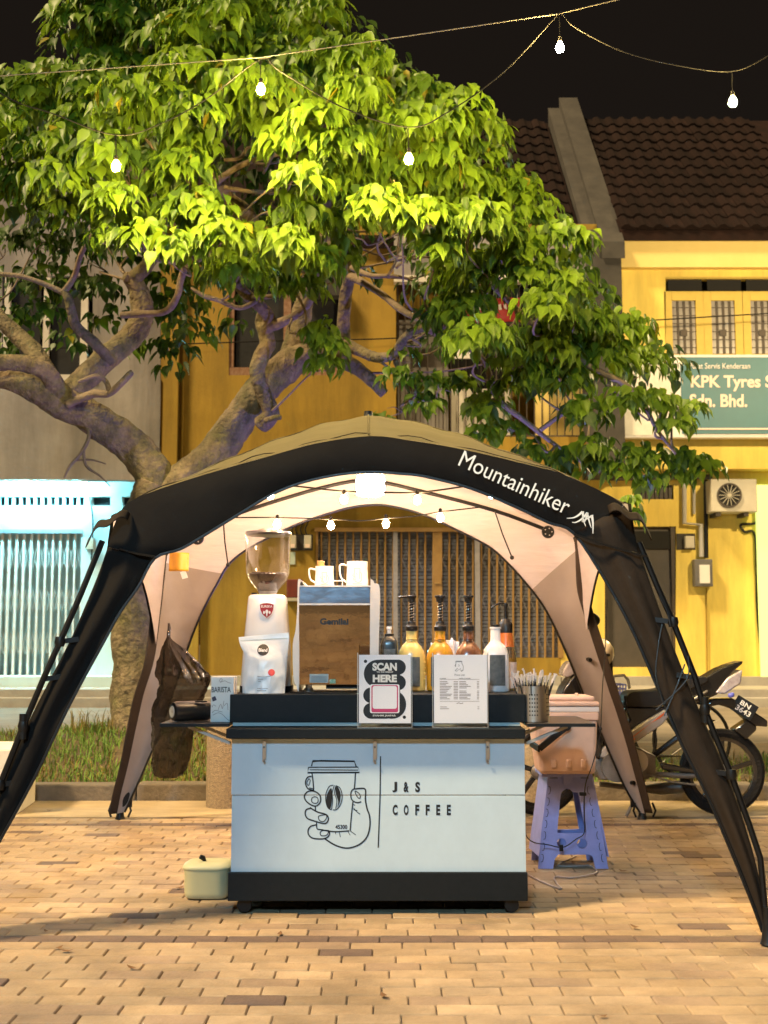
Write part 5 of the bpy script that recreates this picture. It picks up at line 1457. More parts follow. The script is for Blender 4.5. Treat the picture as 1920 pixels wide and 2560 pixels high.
def sauce(label, x, m, Y, left):
    c = stand(x, Y, ZR_); k = M(Y)
    zf = lambda y: P(x, y, Y).z - ZR_
    root = thing('sauce_bottle', label, 'bottle', c, 'pump bottles of coffee sauce')
    MB().lathe([(31 * k, .0), (34 * k, .005), (34.5 * k, zf(1700)), (34.5 * k, zf(1660)), (34 * k, zf(1642)), (30 * k, zf(1626)), (22 * k, zf(1613)), (15 * k, zf(1606)), (13.2 * k, zf(1600)), (12.8 * k, zf(1578))], c, 36, sq=2.5, sy=.8).build('bottle', m, root, smooth=True)
    rg_ = []
    for j in range(4): rg_.append((27, 1655 + j * 14))
    for dx, yy in rg_: MB().ball(stand(x + dx + 4, Y - .022, ZR_) + Vector((0, 0, zf(yy))), .0095, 10, sz=.7).build('grip_ridge', m, root, smooth=True)
    lb = MB(); 
    lb.grid(lambda u, v: c + Vector((k * (-24 + 44 * u), -34.5 * k * .8 * (1 - .16 * abs(2 * u - 1 - .1) ** 2.5) - .0025, zf(1715) + (zf(1642) - zf(1715)) * v)), 8, 4).build('label', 'label_dark', root, smooth=True)
    for yy in (1598, 1604): MB().lathe([(13.6 * k, zf(yy) - .001), (15 * k, zf(yy) + .0005), (13.6 * k, zf(yy) + .002)], c, 20).build('neck_ring', m, root, smooth=True)
    pump(root, c, zf(1577), zf(1489), left, 32, Y)
sauce('cream coloured sauce bottle with black pump turned aside', 1029, 'sauce_cream', 5.62, True)
sauce('golden caramel sauce bottle with black pump', 1101, 'sauce_gold', 5.62, False)
sauce('brown chocolate sauce bottle with black pump', 1172, 'sauce_brown', 5.62, False)
Y = 5.58; c = stand(1240, Y, ZR_); k = M(Y); zf = lambda y: P(1240, y, Y).z - ZR_
wb = thing('sauce_bottle', 'white sauce bottle with black cap and dark label', 'bottle', c, 'pump bottles of coffee sauce')
MB().lathe([(31 * k, 0), (33 * k, .004), (33 * k, zf(1660)), (32.5 * k, zf(1640)), (28 * k, zf(1622)), (20 * k, zf(1612)), (14 * k, zf(1606)), (12.5 * k, zf(1600)), (12 * k, zf(1573)), (14 * k, zf(1572)), (14 * k, zf(1568)), (11 * k, zf(1567))], c, 36, sq=2.6, sy=.8).build('bottle', 'bottle_white', wb, smooth=True)
MB().lathe([(11.5 * k, zf(1568)), (11.5 * k, zf(1562)), (10 * k, zf(1561))], c, 20).build('cap', 'black_plastic', wb, smooth=True)
MB().grid(lambda u, v: c + Vector((k * (-17 + 38 * u), -33 * k * .8 * (1 - .12 * abs(2 * u - 1) ** 2.5) - .003, zf(1713) + (zf(1637) - zf(1713)) * v)), 8, 4).build('label', 'label_dark', wb, smooth=True)
Y = 5.70; c = stand(1266, Y, ZR_); k = M(Y); zf = lambda y: P(1266, y, Y).z - ZR_
ob = thing('syrup_bottle', 'clear syrup bottle with orange label and long black pump spout', 'bottle', c)
MB().lathe([(24 * k, 0), (26 * k, .004), (26 * k, zf(1650)), (24 * k, zf(1635)), (20 * k, zf(1618)), (17 * k, zf(1600)), (16 * k, zf(1582))], c, 28).build('bottle', 'clear_bottle', ob, smooth=True)
MB().lathe([(20.8 * k, zf(1617)), (17.6 * k, zf(1599)), (16.6 * k, zf(1581))], c, 28, caps=False).build('neck_label', 'syrup_orange', ob, smooth=True)
MB().lathe([(23.6 * k, .003), (25.2 * k, .006), (25.2 * k, zf(1690)), (.001, zf(1690))], c, 28).build('syrup', 'sauce_cream', ob, smooth=True)
MB().lathe([(26.4 * k, zf(1720)), (26.4 * k, zf(1655))], c, 28, caps=False).build('label', 'sign_pink', ob, smooth=True)
MB().lathe([(17 * k, zf(1582)), (17 * k, zf(1560)), (14 * k, zf(1556)), (10 * k, zf(1548)), (5 * k, zf(1546)), (4 * k, zf(1520)), (6 * k, zf(1512)), (5 * k, zf(1508))], c, 20).build('pump', 'black_plastic', ob, smooth=True)
MB().tube([P(1268, 1509, Y), P(1248, 1508, Y), P(1236, 1514, Y - .01), P(1229, 1520, Y - .01)], .0045, 8).build('spout', 'black_plastic', ob, smooth=True)
Y = 5.60; c = stand(973, Y, ZR_); k = M(Y); zf = lambda y: P(973, y, Y).z - ZR_
db = thing('syrup_bottle', 'small dark square bottle with clear dosing cap beside the machine', 'bottle', c)
MB().lathe([(20 * k, 0), (21.5 * k, .004), (21.5 * k, zf(1612)), (19 * k, zf(1600)), (13 * k, zf(1592)), (11.5 * k, zf(1590))], c, 28, sq=4).build('bottle', 'bottle_dark', db, smooth=True)
MB().lathe([(12 * k, zf(1591)), (12 * k, zf(1585)), (10 * k, zf(1584))], c, 20).build('cap', 'black_plastic', db, smooth=True)
MB().lathe([(5 * k, zf(1584)), (5 * k, zf(1574)), (7 * k, zf(1573)), (7 * k, zf(1568)), (6 * k, zf(1567))], c, 14).build('dosing_top', 'bottle_white', db, smooth=True)
MB().grid(lambda u, v: c + Vector((k * (-13 + 28 * u), -21.5 * k * 1.19 * .985 - .001, zf(1720) + (zf(1622) - zf(1720)) * v)), 2, 2).build('label', 'label_dark', db)
# folded napkin behind the bottles
nk = MB(); base = P(1120, 1736, 5.74); base.z = ZR_
nk.grid(lambda u, v: Vector((P(1080 + 68 * u, 1700, 5.74).x + .004 * math.sin(v * 5 + u * 14), 5.74 + .012 * math.sin(u * 22) * v, ZR_ + (P(960, 1606 - 8 * (u > .7) + 6 * math.sin(u * 8), 5.74).z - ZR_) * v)), 24, 6)
tag(nk.build('napkin', 'tissue', None, smooth=True, solid=.003), 'white folded napkins standing behind the sauce bottles', 'napkin')

# ------------------------------------------------------------------ acrylic sign stands
def sign_stand(name, label, x0, x1, cat='sign'):
    Ys = YC - .030
    root = thing(name, label, cat, P((x0 + x1) / 2, 1816, Ys))
    z0 = ZT
    part('paper', 'paper_white', root, x0 + 4, x1 - 4, 1637, 1808, Ys, Ys + .0008)
    a, b, t = P(x0, 1815, Ys), P(x1, 1815, Ys), P(x0, 1632, Ys).z
    MB().box(a.x, b.x, Ys - .0048, Ys - .0030, z0, t).build('front_sheet', 'acrylic', root)
    MB().box(a.x, b.x, Ys + .0020, Ys + .0040, z0, t + .004).build('back_sheet', 'acrylic', root)
    fr = MB().box(a.x, a.x + .0035, Ys - .0029, Ys + .0019, z0 + .004, t).box(b.x - .0035, b.x, Ys - .0029, Ys + .0019, z0 + .004, t)
    fr.build('edge', 'brushed_steel', root)
    MB().box(a.x, b.x, Ys - .0055, Ys + .05, z0, z0 + .0028).build('foot', 'brushed_steel', root)
    return root, Ys - .0002
def z3(x, y): return (880 + x / 4.74, 1620 + y / 4.74)
qs, Yq = sign_stand('payment_sign', 'acrylic stand with black wavy scan to pay poster', 893, 1031)
bk = MB()
for i, (a, b, c_, d, r_) in enumerate(((140, 560, 139, 470, 165), (250, 638, 138, 318, 90), (300, 638, 319, 500, 90), (133, 500, 468, 652, 92), (133, 500, 650, 838, 94), (300, 641, 498, 838, 165), (250, 570, 200, 800, 20))):
    p0, p1 = z3(a, c_), z3(b, d); poly(bk, rrect(p0[0], p1[0], p0[1], p1[1], r_ / 4.74, 8), Yq, -.00012 * i)
for (x, y) in ((160, 158), (620, 820)): poly(bk, [z3(x + 20 * math.cos(a * .4), y + 20 * math.sin(a * .4)) for a in range(16)], Yq, -.0001)
bk.build('poster_shape', 'print_black', qs)
def card(m, x0, x1, y0, y1, r_, dy):
    mb = MB(); a, b = z3(x0, y0), z3(x1, y1); poly(mb, rrect(a[0], b[0], a[1], b[1], r_ / 4.74), Yq, dy); return mb.build('card', m, qs)
card('paper_white', 213, 562, 430, 772, 22, -.0011)
card('pink_print', 230, 546, 440, 762, 22, -.0013)
card('paper_white', 244, 532, 450, 720, 26, -.0015)
def wz(s_, x0, x1, y0, y1, m, bold, root, Yq_, dy=-.0017, zf_=z3):
    a, b = zf_(x0, y0), zf_(x1, y1); return words('lettering', s_, m, a[0], b[0], a[1], b[1], Yq_, root, bold, dy)
wz('SCAN', 242, 532, 175, 270, 'print_white', .05, qs, Yq)
wz('TO PAYMENT', 290, 490, 276, 294, 'print_white', .02, qs, Yq)
wz('HERE', 246, 532, 316, 406, 'print_white', .05, qs, Yq)
wz('SYAHMI JAAFAR', 246, 520, 790, 816, 'print_white', .03, qs, Yq)
mn, Yn = sign_stand('menu_stand', 'acrylic stand with white printed price list menu', 1081, 1221)
mb = MB()
for pts in ([(1228, 155), (1304, 155)], [(1226, 163), (1306, 163)], [(1232, 165), (1228, 215)], [(1300, 165), (1304, 190)], [(1226, 195), (1218, 210), (1232, 222)], [(1306, 190), (1318, 215), (1316, 265), (1290, 280)], [(1262, 195), (1272, 208), (1264, 220)], [(1225, 265), (1250, 238), (1262, 262), (1290, 240), (1286, 268), (1310, 262)], [(1220, 268), (1245, 275), (1250, 262)]):
    ribbon(mb, [z3(*p) for p in pts], 1.1, False, Yn, -.0004)
mb.build('logo', 'line_grey', mn)
wz('Price List', 1216, 1336, 306, 330, 'line_grey', .0, mn, Yn, -.0004)
wz('COFFEE', 1040, 1112, 356, 368, 'line_grey', .02, mn, Yn, -.0004)
wz('NON COFFEE', 1270, 1404, 354, 366, 'line_grey', .02, mn, Yn, -.0004)
mb = MB(); rm = random.Random(4)
for y in (371, 631): ribbon(mb, [z3(1040, y), z3(1510, y)], .7, False, Yn, -.0004)
for k in range(12):
    y = 399 + k * 18.5
    ribbon(mb, [z3(1040, y), z3(1040 + rm.uniform(70, 150), y)], 1.3, False, Yn, -.0004)
    ribbon(mb, [z3(1204, y), z3(1256, y)], 1.2, False, Yn, -.0004)
    if k != 5:
        ribbon(mb, [z3(1272, y), z3(1272 + rm.uniform(70, 150), y)], 1.3, False, Yn, -.0004)
        ribbon(mb, [z3(1480, y), z3(1506, y)], 1.2, False, Yn, -.0004)
for y, w_ in ((698, 80), (720, 105)):
    ribbon(mb, [z3(1044, y), z3(1044 + w_, y)], 1.2, False, Yn, -.0004); ribbon(mb, [z3(1486, y), z3(1508, y)], 1.2, False, Yn, -.0004)
ribbon(mb, [z3(1240, 658), z3(1265, 650), z3(1290, 658), z3(1318, 652)], 1.2, False, Yn, -.0004)
mb.build('print_lines', 'line_brown', mn)

# ------------------------------------------------------------------ straw pot and straws on the shelf
Ys = YC + .10
c = stand(1334, Ys, ZS); k = M(Ys); h = P(1334, 1714, Ys).z - ZS
sp = thing('straw_pot', 'perforated steel pot holding straws on the side shelf', 'pot', c)
MB().lathe([(38 * k, 0), (39 * k, .002), (39 * k, h), (37.6 * k, h), (37.6 * k, .004), (.001, .004)], c, 40).build('pot', 'brushed_steel', sp, smooth=True)
mb = MB()
for r_ in range(6):
    for a in list(range(-22, 14, 9)) + list(range(48, 84, 9)):
        an = R(a - 90 + 2); d = Vector((math.cos(an), math.sin(an), 0))
        p = c + d * (39.3 * k) + Vector((0, 0, h * (.20 + r_ * .112)))
        u = Vector((-d.y, d.x, 0)); n_ = 8
        mb.add([p + (u * math.cos(q * .785) + Vector((0, 0, 1)) * math.sin(q * .785)) * .0034 for q in range(n_)], [tuple(range(n_))])
tag(mb.build('perforations', 'dark_void', sp), kind='stuff')
rs = random.Random(8)
for j in range(38):
    a = rs.uniform(0, 6.283); q = math.sqrt(rs.random())
    bx_, by_ = q * 22 * k * math.cos(a), q * 22 * k * math.sin(a)
    lean = Vector((q * .36 * math.cos(a) + rs.uniform(-.08, .08), q * .28 * math.sin(a), 1)).normalized()
    b0 = c + Vector((bx_, by_, .006)); L_ = rs.uniform(.185, .228)
    o = MB().tube([b0, b0 + lean * L_ * .86], .0026, 6).build('straw', 'straw_black', None, smooth=True)
    tag(o, 'thin black straw with pale paper tip in the perforated steel pot', 'straw', 'wrapped straws in the steel pot')
    e = b0 + lean * L_ * .86
    MB().tube([e - lean * .012, e + lean * L_ * .09, e + lean * L_ * .14 + Vector((rs.uniform(-.006, .006), 0, 0))], [.0034, .0042, .0052], 5, flat=.5).build('paper_tip', 'straw_wrap', o)

# ------------------------------------------------------------------ speaker and boxes on the other shelf
Yk = YC + .12
c = P(478, 1774, Yk); c.z = ZS + .044
sk = thing('bluetooth_speaker', 'black cylindrical portable speaker with silver end on the left shelf', 'speaker', (c.x, c.y, ZS))
rot = Matrix.Rotation(R(34), 3, 'Z') @ Matrix.Rotation(R(-90), 3, 'Y')
MB().lathe([(.030, -.088), (.040, -.086), (.0445, -.07), (.0445, .07), (.040, .086), (.030, .088)], c, 28, rot=rot).build('body', 'speaker_body', sk, smooth=True)
e = c + (rot @ Vector((0, 0, 1))) * (.0885)
for sgn in (1, -1):
    e = c + (rot @ Vector((0, 0, 1))) * (.0885 * sgn)
    cp = MB().lathe([(.036, -.004), (.038, 0), (.030, .003)], e, 26, rot=rot).build('end_ring', 'black_plastic', sk, smooth=True)
    MB().lathe([(.026, -.004 if sgn < 0 else .003), (.024, -.006 if sgn < 0 else .005), (.006, -.004 if sgn < 0 else .003)], e, 26, rot=rot).build('membrane', 'silver_paint', cp, smooth=True)
MB().obox(c + Vector((.045, -.012, .0425)), (.05, .016, .006), Matrix.Rotation(R(24), 3, 'Z')).build('button_bar', 'black_plastic', sk)
for lbl, x0, x1, dy in (('drip coffee box printed BARISTA beside the speaker', 526, 584, 0.0), ('second coffee box standing behind the first, only its edge showing', 541, 589, .045)):
    Yx = YC + .045 + dy
    bxx = thing('coffee_box', lbl, 'box', stand((x0 + x1) / 2, Yx, ZS))
    a, b = stand(x0, Yx, ZS), stand(x1, Yx, ZS); t = P(550, 1692, YC + .045).z
    cb_ = MB().box(a.x, b.x, Yx, Yx + .04, ZS, t).build('carton', 'sign_white', bxx, bevel=.002)
    if dy == 0:
        MB().box(a.x + .003, b.x - .003, Yx - .0012, Yx - .0004, ZS + .003, t - .008).build('front_print', 'box_print', cb_)
        words('lettering', 'BARISTA', 'print_black', x0 + 3, x1 - 7, 1717, 1731, Yx - .0014, bxx, .012, -.001)
        mb = MB()
        for pts in ([(548, 1704), (552, 1696), (556, 1700), (550, 1706), (562, 1702), (570, 1706), (578, 1708)], [(530, 1782), (538, 1776), (548, 1778), (556, 1780)], [(532, 1788), (545, 1782), (556, 1786), (566, 1796), (576, 1804)], [(545, 1775), (552, 1760), (556, 1772), (560, 1752)], [(560, 1765), (568, 1758), (570, 1775)], [(530, 1768), (534, 1762), (540, 1766)]):
            ribbon(mb, [(p[0], p[1]) for p in smooth_line(pts, 4)], 1.1, False, Yx - .0014, -.001)
        mb.build('drawing', 'line_grey', bxx)
        mb = MB(); poly(mb, [(529, 1744), (538, 1740), (542, 1750), (532, 1754)], Yx - .0014, -.001); mb.build('stamp', 'navy_print', bxx)
# ================================================================== THINGS ROUND THE CART
# ---- cream bin
Yb = 5.62
c = stand(520, Yb, 0.0); k = M(5.5)
bn_ = thing('waste_bin', 'small cream plastic bin with lid standing left of the cart', 'bin', c)
hb = P(520, 2167, Yb).z
MB().lathe([(50 * k, .004), (54 * k, .012), (55.5 * k, .03), (57 * k, hb - .012), (58 * k, hb - .006), (58 * k, hb)], c, 36, sq=4.5, sy=.85).build('body', 'bin_cream', bn_, smooth=True)
ld = MB().lathe([(60 * k, hb + .001), (61 * k, hb + .008), (59 * k, hb + .016), (50 * k, hb + .026), (30 * k, hb + .030), (.001, hb + .030)], c, 36, sq=4.5, sy=.85).build('lid', 'bin_cream', bn_, smooth=True)
MB().tube([c + Vector((-.012, -.02, hb + .028)), c + Vector((-.020, -.03, hb + .045)), c + Vector((-.034, -.035, hb + .052))], [.006, .012, .010], 10).build('handle', 'black_plastic', ld, smooth=True)

# ---- folding stool
Yt = 6.28
zt_ = P(1418, 1932, Yt + .02).z
stl = thing('folding_stool', 'lilac plastic folding stool under the peach cooler', 'stool', G(1430, 2168))
def leg_loops():
    outer = [(1372, 1937), (1476, 1937), (1488, 1990), (1504, 2080), (1519, 2170), (1487, 2170), (1480, 2142), (1472, 2135), (1394, 2135), (1385, 2146), (1381, 2170), (1344, 2170), (1352, 2080), (1364, 1990)]
    hole = [(p[0], p[1]) for p in smooth_line([(1402, 1985), (1412, 1974), (1422, 1971), (1432, 1980), (1446, 1984), (1452, 2020), (1462, 2072), (1458, 2082), (1400, 2082), (1393, 2074), (1398, 2020)], 4, True)]
    return [outer, hole, disc(1403, 2106, 12, 18), disc(1454, 2108, 13, 18)]
pv = P(1418, 1937, Yt)
def lean(a): return Matrix.Translation(pv) @ Matrix.Rotation(R(a), 4, 'X') @ Matrix.Translation(-pv)
fl = plate('leg_panel', leg_loops(), .012, 'stool_lilac', Yt, stl, bevel=.002, xf=lean(-3))
mb = MB(xf=lean(-3))
for k_ in range(7):
    for side in (0, 1):
        y = 1966 + k_ * 28
        x = (1374 - (y - 1966) * .112) if side == 0 else (1474 + (y - 1966) * .20)
        ribbon(mb, [(x - 3, y), (x + 1 if side == 0 else x - 5, y + 1), (x + (2 if side == 0 else -6), y + 9), (x + (0 if side == 0 else -4), y + 18), (x - 4 if side == 0 else x, y + 19)], 1.6, False, Yt, -.001)
mb.build('slot_marks', 'navy_print', fl)
bkp = plate('leg_panel', leg_loops(), .012, 'stool_lilac', Yt + .20, stl, bevel=.002, xf=Matrix.Translation(Vector((-.03, 0, 0))) @ lean(4))
for s_ in (0, 1):
    x0 = 1370 if s_ == 0 else 1478
    a, b = P(x0, 1940, Yt), P(1346 if s_ == 0 else 1517, 2140, Yt)
    MB().add([a, a + Vector((-.02, .2, 0)), b + Vector((-.02, .24, 0)), b + Vector((0, -.02, 0)), a + Vector((.008, 0, 0)), a + Vector((-.012, .2, 0)), b + Vector((-.012, .24, 0)), b + Vector((.008, -.02, 0))],
             [(0, 1, 2, 3), (7, 6, 5, 4), (0, 4, 5, 1), (1, 5, 6, 2), (2, 6, 7, 3), (3, 7, 4, 0)]).build('side_panel', 'stool_lilac' if s_ == 0 else 'stool_lilac', stl)
    m0, m1 = a.lerp(b, .15), a.lerp(b, .60)
    if s_ == 0:
        MB().add([m0 + Vector((-.004, .05, 0)), m0 + Vector((-.013, .15, 0)), m1 + Vector((-.013, .17, 0)), m1 + Vector((-.004, .05, 0))], [(0, 1, 2, 3)]).build('side_slot', 'stool_shade', stl)
tp_ = MB().box(P(1352, 1930, Yt).x, P(1480, 1930, Yt).x, Yt - .02, Yt + .24, zt_ - .018, zt_).build('seat', 'stool_lilac', stl, bevel=.006)
MB().pbox(1408, 1432, 1938, 1962, Yt - .022, Yt - .002).build('hinge_tab', 'stool_lilac', stl, bevel=.003)
for x0, x1 in ((1374, 1394), (1452, 1472)): MB().pbox(x0, x1, 1939, 1947, Yt - .018, Yt - .0125).build('slot', 'stool_shade', tp_)

# ---- cooler box
Yo = 6.20
co = thing('cooler_box', 'peach cooler box with white band and dark handle on the lilac stool', 'cooler', P(1416, 1929, Yo))
zc = zt_ + .001
a, b = P(1349, 1925, Yo), P(1494, 1925, Yo)
def cool(mb, x0, x1, y0, y1, Ya, Yb_, z0=None):
    p, q = P(x0, y1, Ya), P(x1, y0, Ya); mb.box(p.x, q.x, Ya, Yb_, p.z if z0 is None else z0, q.z); return mb
bt = P(1349, 1800, Yo).z
x0b, x1b, x0t, x1t = P(1352, 1925, Yo).x, P(1490, 1925, Yo).x, P(1335, 1800, Yo).x, P(1495, 1800, Yo).x
MB().add([(x0b, Yo + .012, zc), (x1b, Yo + .012, zc), (x1b, Yo + .26, zc), (x0b, Yo + .26, zc), (x0t, Yo, bt), (x1t, Yo, bt), (x1t, Yo + .28, bt), (x0t, Yo + .28, bt)],
         [(0, 3, 2, 1), (4, 5, 6, 7), (0, 1, 5, 4), (1, 2, 6, 5), (2, 3, 7, 6), (3, 0, 4, 7)]).build('body', 'cooler_peach', co, bevel=.018)
cool(MB(), 1333, 1497, 1781, 1801, Yo - .006, Yo + .286).build('rim', 'cooler_peach', co, bevel=.006)
cool(MB(), 1334, 1498, 1767, 1780, Yo - .003, Yo + .283).build('band', 'cooler_white', co, bevel=.004)
ldc = cool(MB(), 1332, 1499, 1754, 1766, Yo - .010, Yo + .290).build('lid', 'cooler_peach', co, bevel=.008)
cool(MB(), 1338, 1488, 1741, 1753.5, Yo + .01, Yo + .27).build('lid_top', 'cooler_peach', ldc, bevel=.012)
MB().lathe([(.010, 0), (.009, .016), (.006, .018)], P(1441, 1741, Yo + .1) , 14).build('valve', 'cooler_peach', ldc, smooth=True)
for k_ in range(3):
    x = 1386 + k_ * 37; MB().pbox(x - 7, x + 6, 1898, 1921, Yo + .003, Yo + .02).build('foot_rib', 'cooler_peach', co, bevel=.006)
hd = MB().bar(P(1414, 1818, Yo - .03), P(1348, 1872, Yo - .035), .012, .034).build('handle', 'black_plastic', co, bevel=.004)
MB().bar(P(1348, 1872, Yo - .035), P(1326, 1858, Yo + .10), .012, .034).build('handle_end', 'black_plastic', hd, bevel=.004)
MB().lathe([(.022, -.012), (.022, .014)], P(1416, 1816, Yo - .015), 18, rot=Matrix.Rotation(R(90), 3, 'X')).build('handle_pivot', 'black_plastic', co, smooth=True)
# ---- cables
def cable(label, pts, r_, m, name='cable'):
    root = thing(name, label, 'cable', pts[0])
    rod('cord', m, root, [Vector(p) for p in smooth_line(pts, 6)], r_, 6)
    return root
ck = cable('thin black lamp cord hanging past the cooler with an inline switch', [P(1518, 1500, 7.0), P(1512, 1640, 6.8), P(1506, 1720, 6.4), P(1503, 1800, 6.15), P(1498, 1850, 6.13), P(1480, 1915, 6.15), P(1464, 1960, 6.18), P(1460, 2020, 6.2), P(1461, 2080, 6.2), P(1440, 2098, 6.2), P(1408, 2118, 6.2), P(1370, 2112, 6.2), P(1335, 2106, 6.15), P(1316, 2090, 6.1), P(1312, 2060, 6.1)], .0028, 'black_plastic', 'lamp_cord')
MB().obox(P(1457, 1985, 6.17), (.036, .014, .018)).build('switch', 'black_plastic', ck, bevel=.004)
MB().obox(P(1403, 2120, 6.18), (.020, .014, .032)).build('plug', 'black_plastic', ck, bevel=.004)
MB().ball(P(1501, 1822, 6.13), .010, 8).build('knot', 'black_plastic', ck)
cable('pale grey extension cable looping on the bricks beside the cart', [G(1310, 2180, .006), G(1350, 2202, .006), G(1402, 2222, .006), G(1392, 2208, .006), G(1388, 2192, .006), G(1430, 2194, .006), G(1485, 2184, .006), G(1490, 2175, .006), G(1470, 2164, .006), G(1430, 2166, .006), G(1395, 2162, .006), G(1440, 2140, .006)], .0045, 'cable_grey', 'extension_cable')
cable('second pale cable lying between the cart and the stool', [G(1312, 2122, .006), G(1330, 2118, .006), G(1345, 2105, .006), G(1370, 2085, .006)], .004, 'cable_grey', 'extension_cable')

# ---- granite bollards and white bench
for lbl, x, y, r_ in (('rough granite bollard left of the cart', 556, 2022, 47), ('rough granite bollard right of the cart, half hidden by the cooler', 1350, 2010, 47)):
    g = G(x, y); rr = r_ * M(g.y)
    o = MB().lathe([(rr * .985, 0), (rr, .02), (rr, .54), (rr * .97, .575), (rr * .85, .60), (rr * .4, .615), (.001, .617)], (g.x, g.y + rr, 0), 40).build('bollard', 'granite', None, smooth=True)
    tag(o, lbl, 'bollard', 'granite bollards along the path')
n0, n1 = G(45, 2036), G(88, 2006)
wb_ = MB(); hh = P(45, 1872, n0.y).z
wb_.add([(n0.x - 1.6, n0.y + .03, 0), n0, n1, (n1.x - 1.6, n1.y + .03, 0), (n0.x - 1.6, n0.y + .03, hh), (n0.x, n0.y, hh), (n1.x, n1.y, hh), (n1.x - 1.6, n1.y + .03, hh)],
        [(0, 3, 2, 1), (4, 5, 6, 7), (0, 1, 5, 4), (1, 2, 6, 5), (2, 3, 7, 6), (3, 0, 4, 7)])
tag(wb_.build('bench_block', 'white_block', None, bevel=.012), 'white concrete bench block at the left edge of the plaza', 'bench')

# ---- bin bag hanging on the back leg
bgm = thing('bin_bag', 'crumpled dark plastic bin bag hanging from the back leg of the tent', 'bin bag', P(430, 1945, 7.5))
prof = [(1590, 421, 3), (1604, 424, 10), (1625, 433, 26), (1655, 447, 44), (1690, 462, 60), (1712, 462, 58), (1745, 448, 54), (1775, 434, 52), (1810, 430, 52), (1850, 430, 52), (1890, 428, 48), (1920, 424, 43), (1940, 420, 30), (1945, 420, 8)]
prof = smooth_line(prof, 4)
def bagf(u, v):
    k_ = v * (len(prof) - 1); i = min(len(prof) - 2, int(k_)); q = prof[i].lerp(prof[i + 1], k_ - i)
    a = u * 2 * math.pi
    fold = .17 * math.sin(a * 13 + v * 7 + 2 * noise.noise(Vector((a, v * 3, 0)))) * max(0, 1 - v * 1.5) + .16 * noise.noise(Vector((math.cos(a) * 2.2, math.sin(a) * 2.2, v * 5))) + .05 * math.sin(a * 17 + v * 9) + .20 * (abs(noise.noise(Vector((math.cos(a) * 3.5, math.sin(a) * 3.5, v * 12)))) - .2) + .05 * (abs(noise.noise(Vector((math.cos(a) * 8, math.sin(a) * 8, v * 16)))) - .2)
    r_ = q[2] * (1 + fold * (1 - .6 * max(0, min(1, (v - .45) * 4))))
    p = P(q[1] + r_ * math.cos(a), q[0], 7.46)
    return p + Vector((0, -.55 * r_ * M(7.5) * math.sin(a), 0))
rbg = random.Random(31); NU, NV = 44, 48
def crump(u, v):
    p = bagf(u, v)
    if 0 < u < 1 and .06 < v < .97:
        i = int(round(u * NU)) * 97 + int(round(v * NV)); rbg.seed(i)
        p = p + Vector((rbg.uniform(-1, 1), rbg.uniform(-1, 1), rbg.uniform(-1, 1))) * .0065 * min(1, v * 3)
    return p
MB().grid(crump, NU, NV).build('sack', 'bag_plastic', bgm, smooth=True, sharp=0)
MB().tube([P(421, 1592, 7.46), P(423, 1570, 7.46), P(422, 1558, 7.47)], [.012, .010, .006], 8).build('knot', 'bag_plastic', bgm, smooth=True)
# amber pouch hung on the hub
ph = thing('hanging_pouch', 'amber tissue pouch hanging inside the left of the tent', 'pouch', P(449, 1432, 7.0))
MB().grid(lambda u, v: P(425 + 48 * u - 2 * v, 1382 + 46 * v, 7.0) + Vector((0, -.02 * math.sin(math.pi * u) + .006 * math.sin(u * 9), 0)), 12, 8).build('pouch_body', 'amber_pouch', ph, smooth=True, solid=.02)
MB().grid(lambda u, v: P(434 + 32 * u, 1352 + 30 * v, 7.0) + Vector((0, .02 * math.sin(u * 9), 0)), 8, 4).build('clear_top', 'acrylic', ph, smooth=True)
MB().grid(lambda u, v: P(450 + 14 * u + 6 * v, 1430 + 18 * v - 4 * u, 6.99), 2, 2).build('tissue_corner', 'tissue', ph, solid=.002)

# ---- motorcycle
Yv = 8.12
mo = thing('motorcycle', 'black underbone motorcycle with orange stripe parked behind the tent', 'motorcycle', G(1805, 2040))
def wheel(cx, cy, Rp, Y, parent):
    k_ = M(Y); c = P(cx, cy, Y); c.z = Rp * k_ + .002
    w = MB()
    tr = []
    rt = Matrix.Rotation(R(90), 3, 'X')
    Rm = Rp * k_
    ty = MB().lathe([(Rm * .80, -.026), (Rm * .90, -.036), (Rm * .97, -.028), (Rm, -.008), (Rm, .008), (Rm * .97, .028), (Rm * .90, .036), (Rm * .80, .026), (Rm * .80, -.026)], c, 48, rot=rt, caps=False).build('wheel', 'tyre', parent, smooth=True)
    MB().lathe([(Rm * .80, -.022), (Rm * .72, -.018), (Rm * .72, .018), (Rm * .80, .022)], c, 40, rot=rt, caps=False).build('rim', 'bike_black', ty, smooth=True)
    MB().lathe([(.035, -.05), (.05, -.04), (.05, .04), (.035, .05)], c, 20, rot=rt).build('hub', 'engine_grey', ty, smooth=True)
    for s_ in range(5):
        a = s_ * 2 * math.pi / 5 + .3; d = Vector((math.cos(a), 0, math.sin(a)))
        MB().bar(c + d * .03, c + d * Rm * .75, .022, .034).build('spoke', 'bike_black', ty, bevel=.005)
    return c
wheel(1805, 1928, 105, Yv, mo); wheel(1345, 1928, 105, Yv, mo)
def mp(name, m, loop, ya, yb, sub=3, bevel=.010, parent=None):
    L = [(p[0], p[1]) for p in smooth_line(loop, sub, True)] if sub > 1 else loop
    return MB().prism(L, Yv + ya, Yv + yb).build(name, m, parent or mo, bevel=bevel, smooth=True, sharp=45)
mp('seat', 'bike_seat', [(1560, 1764), (1566, 1740), (1580, 1729), (1610, 1727), (1650, 1724), (1690, 1708), (1730, 1695), (1765, 1692), (1768, 1706), (1720, 1726), (1680, 1748), (1640, 1766), (1590, 1768)], -.11, .11, bevel=.03)
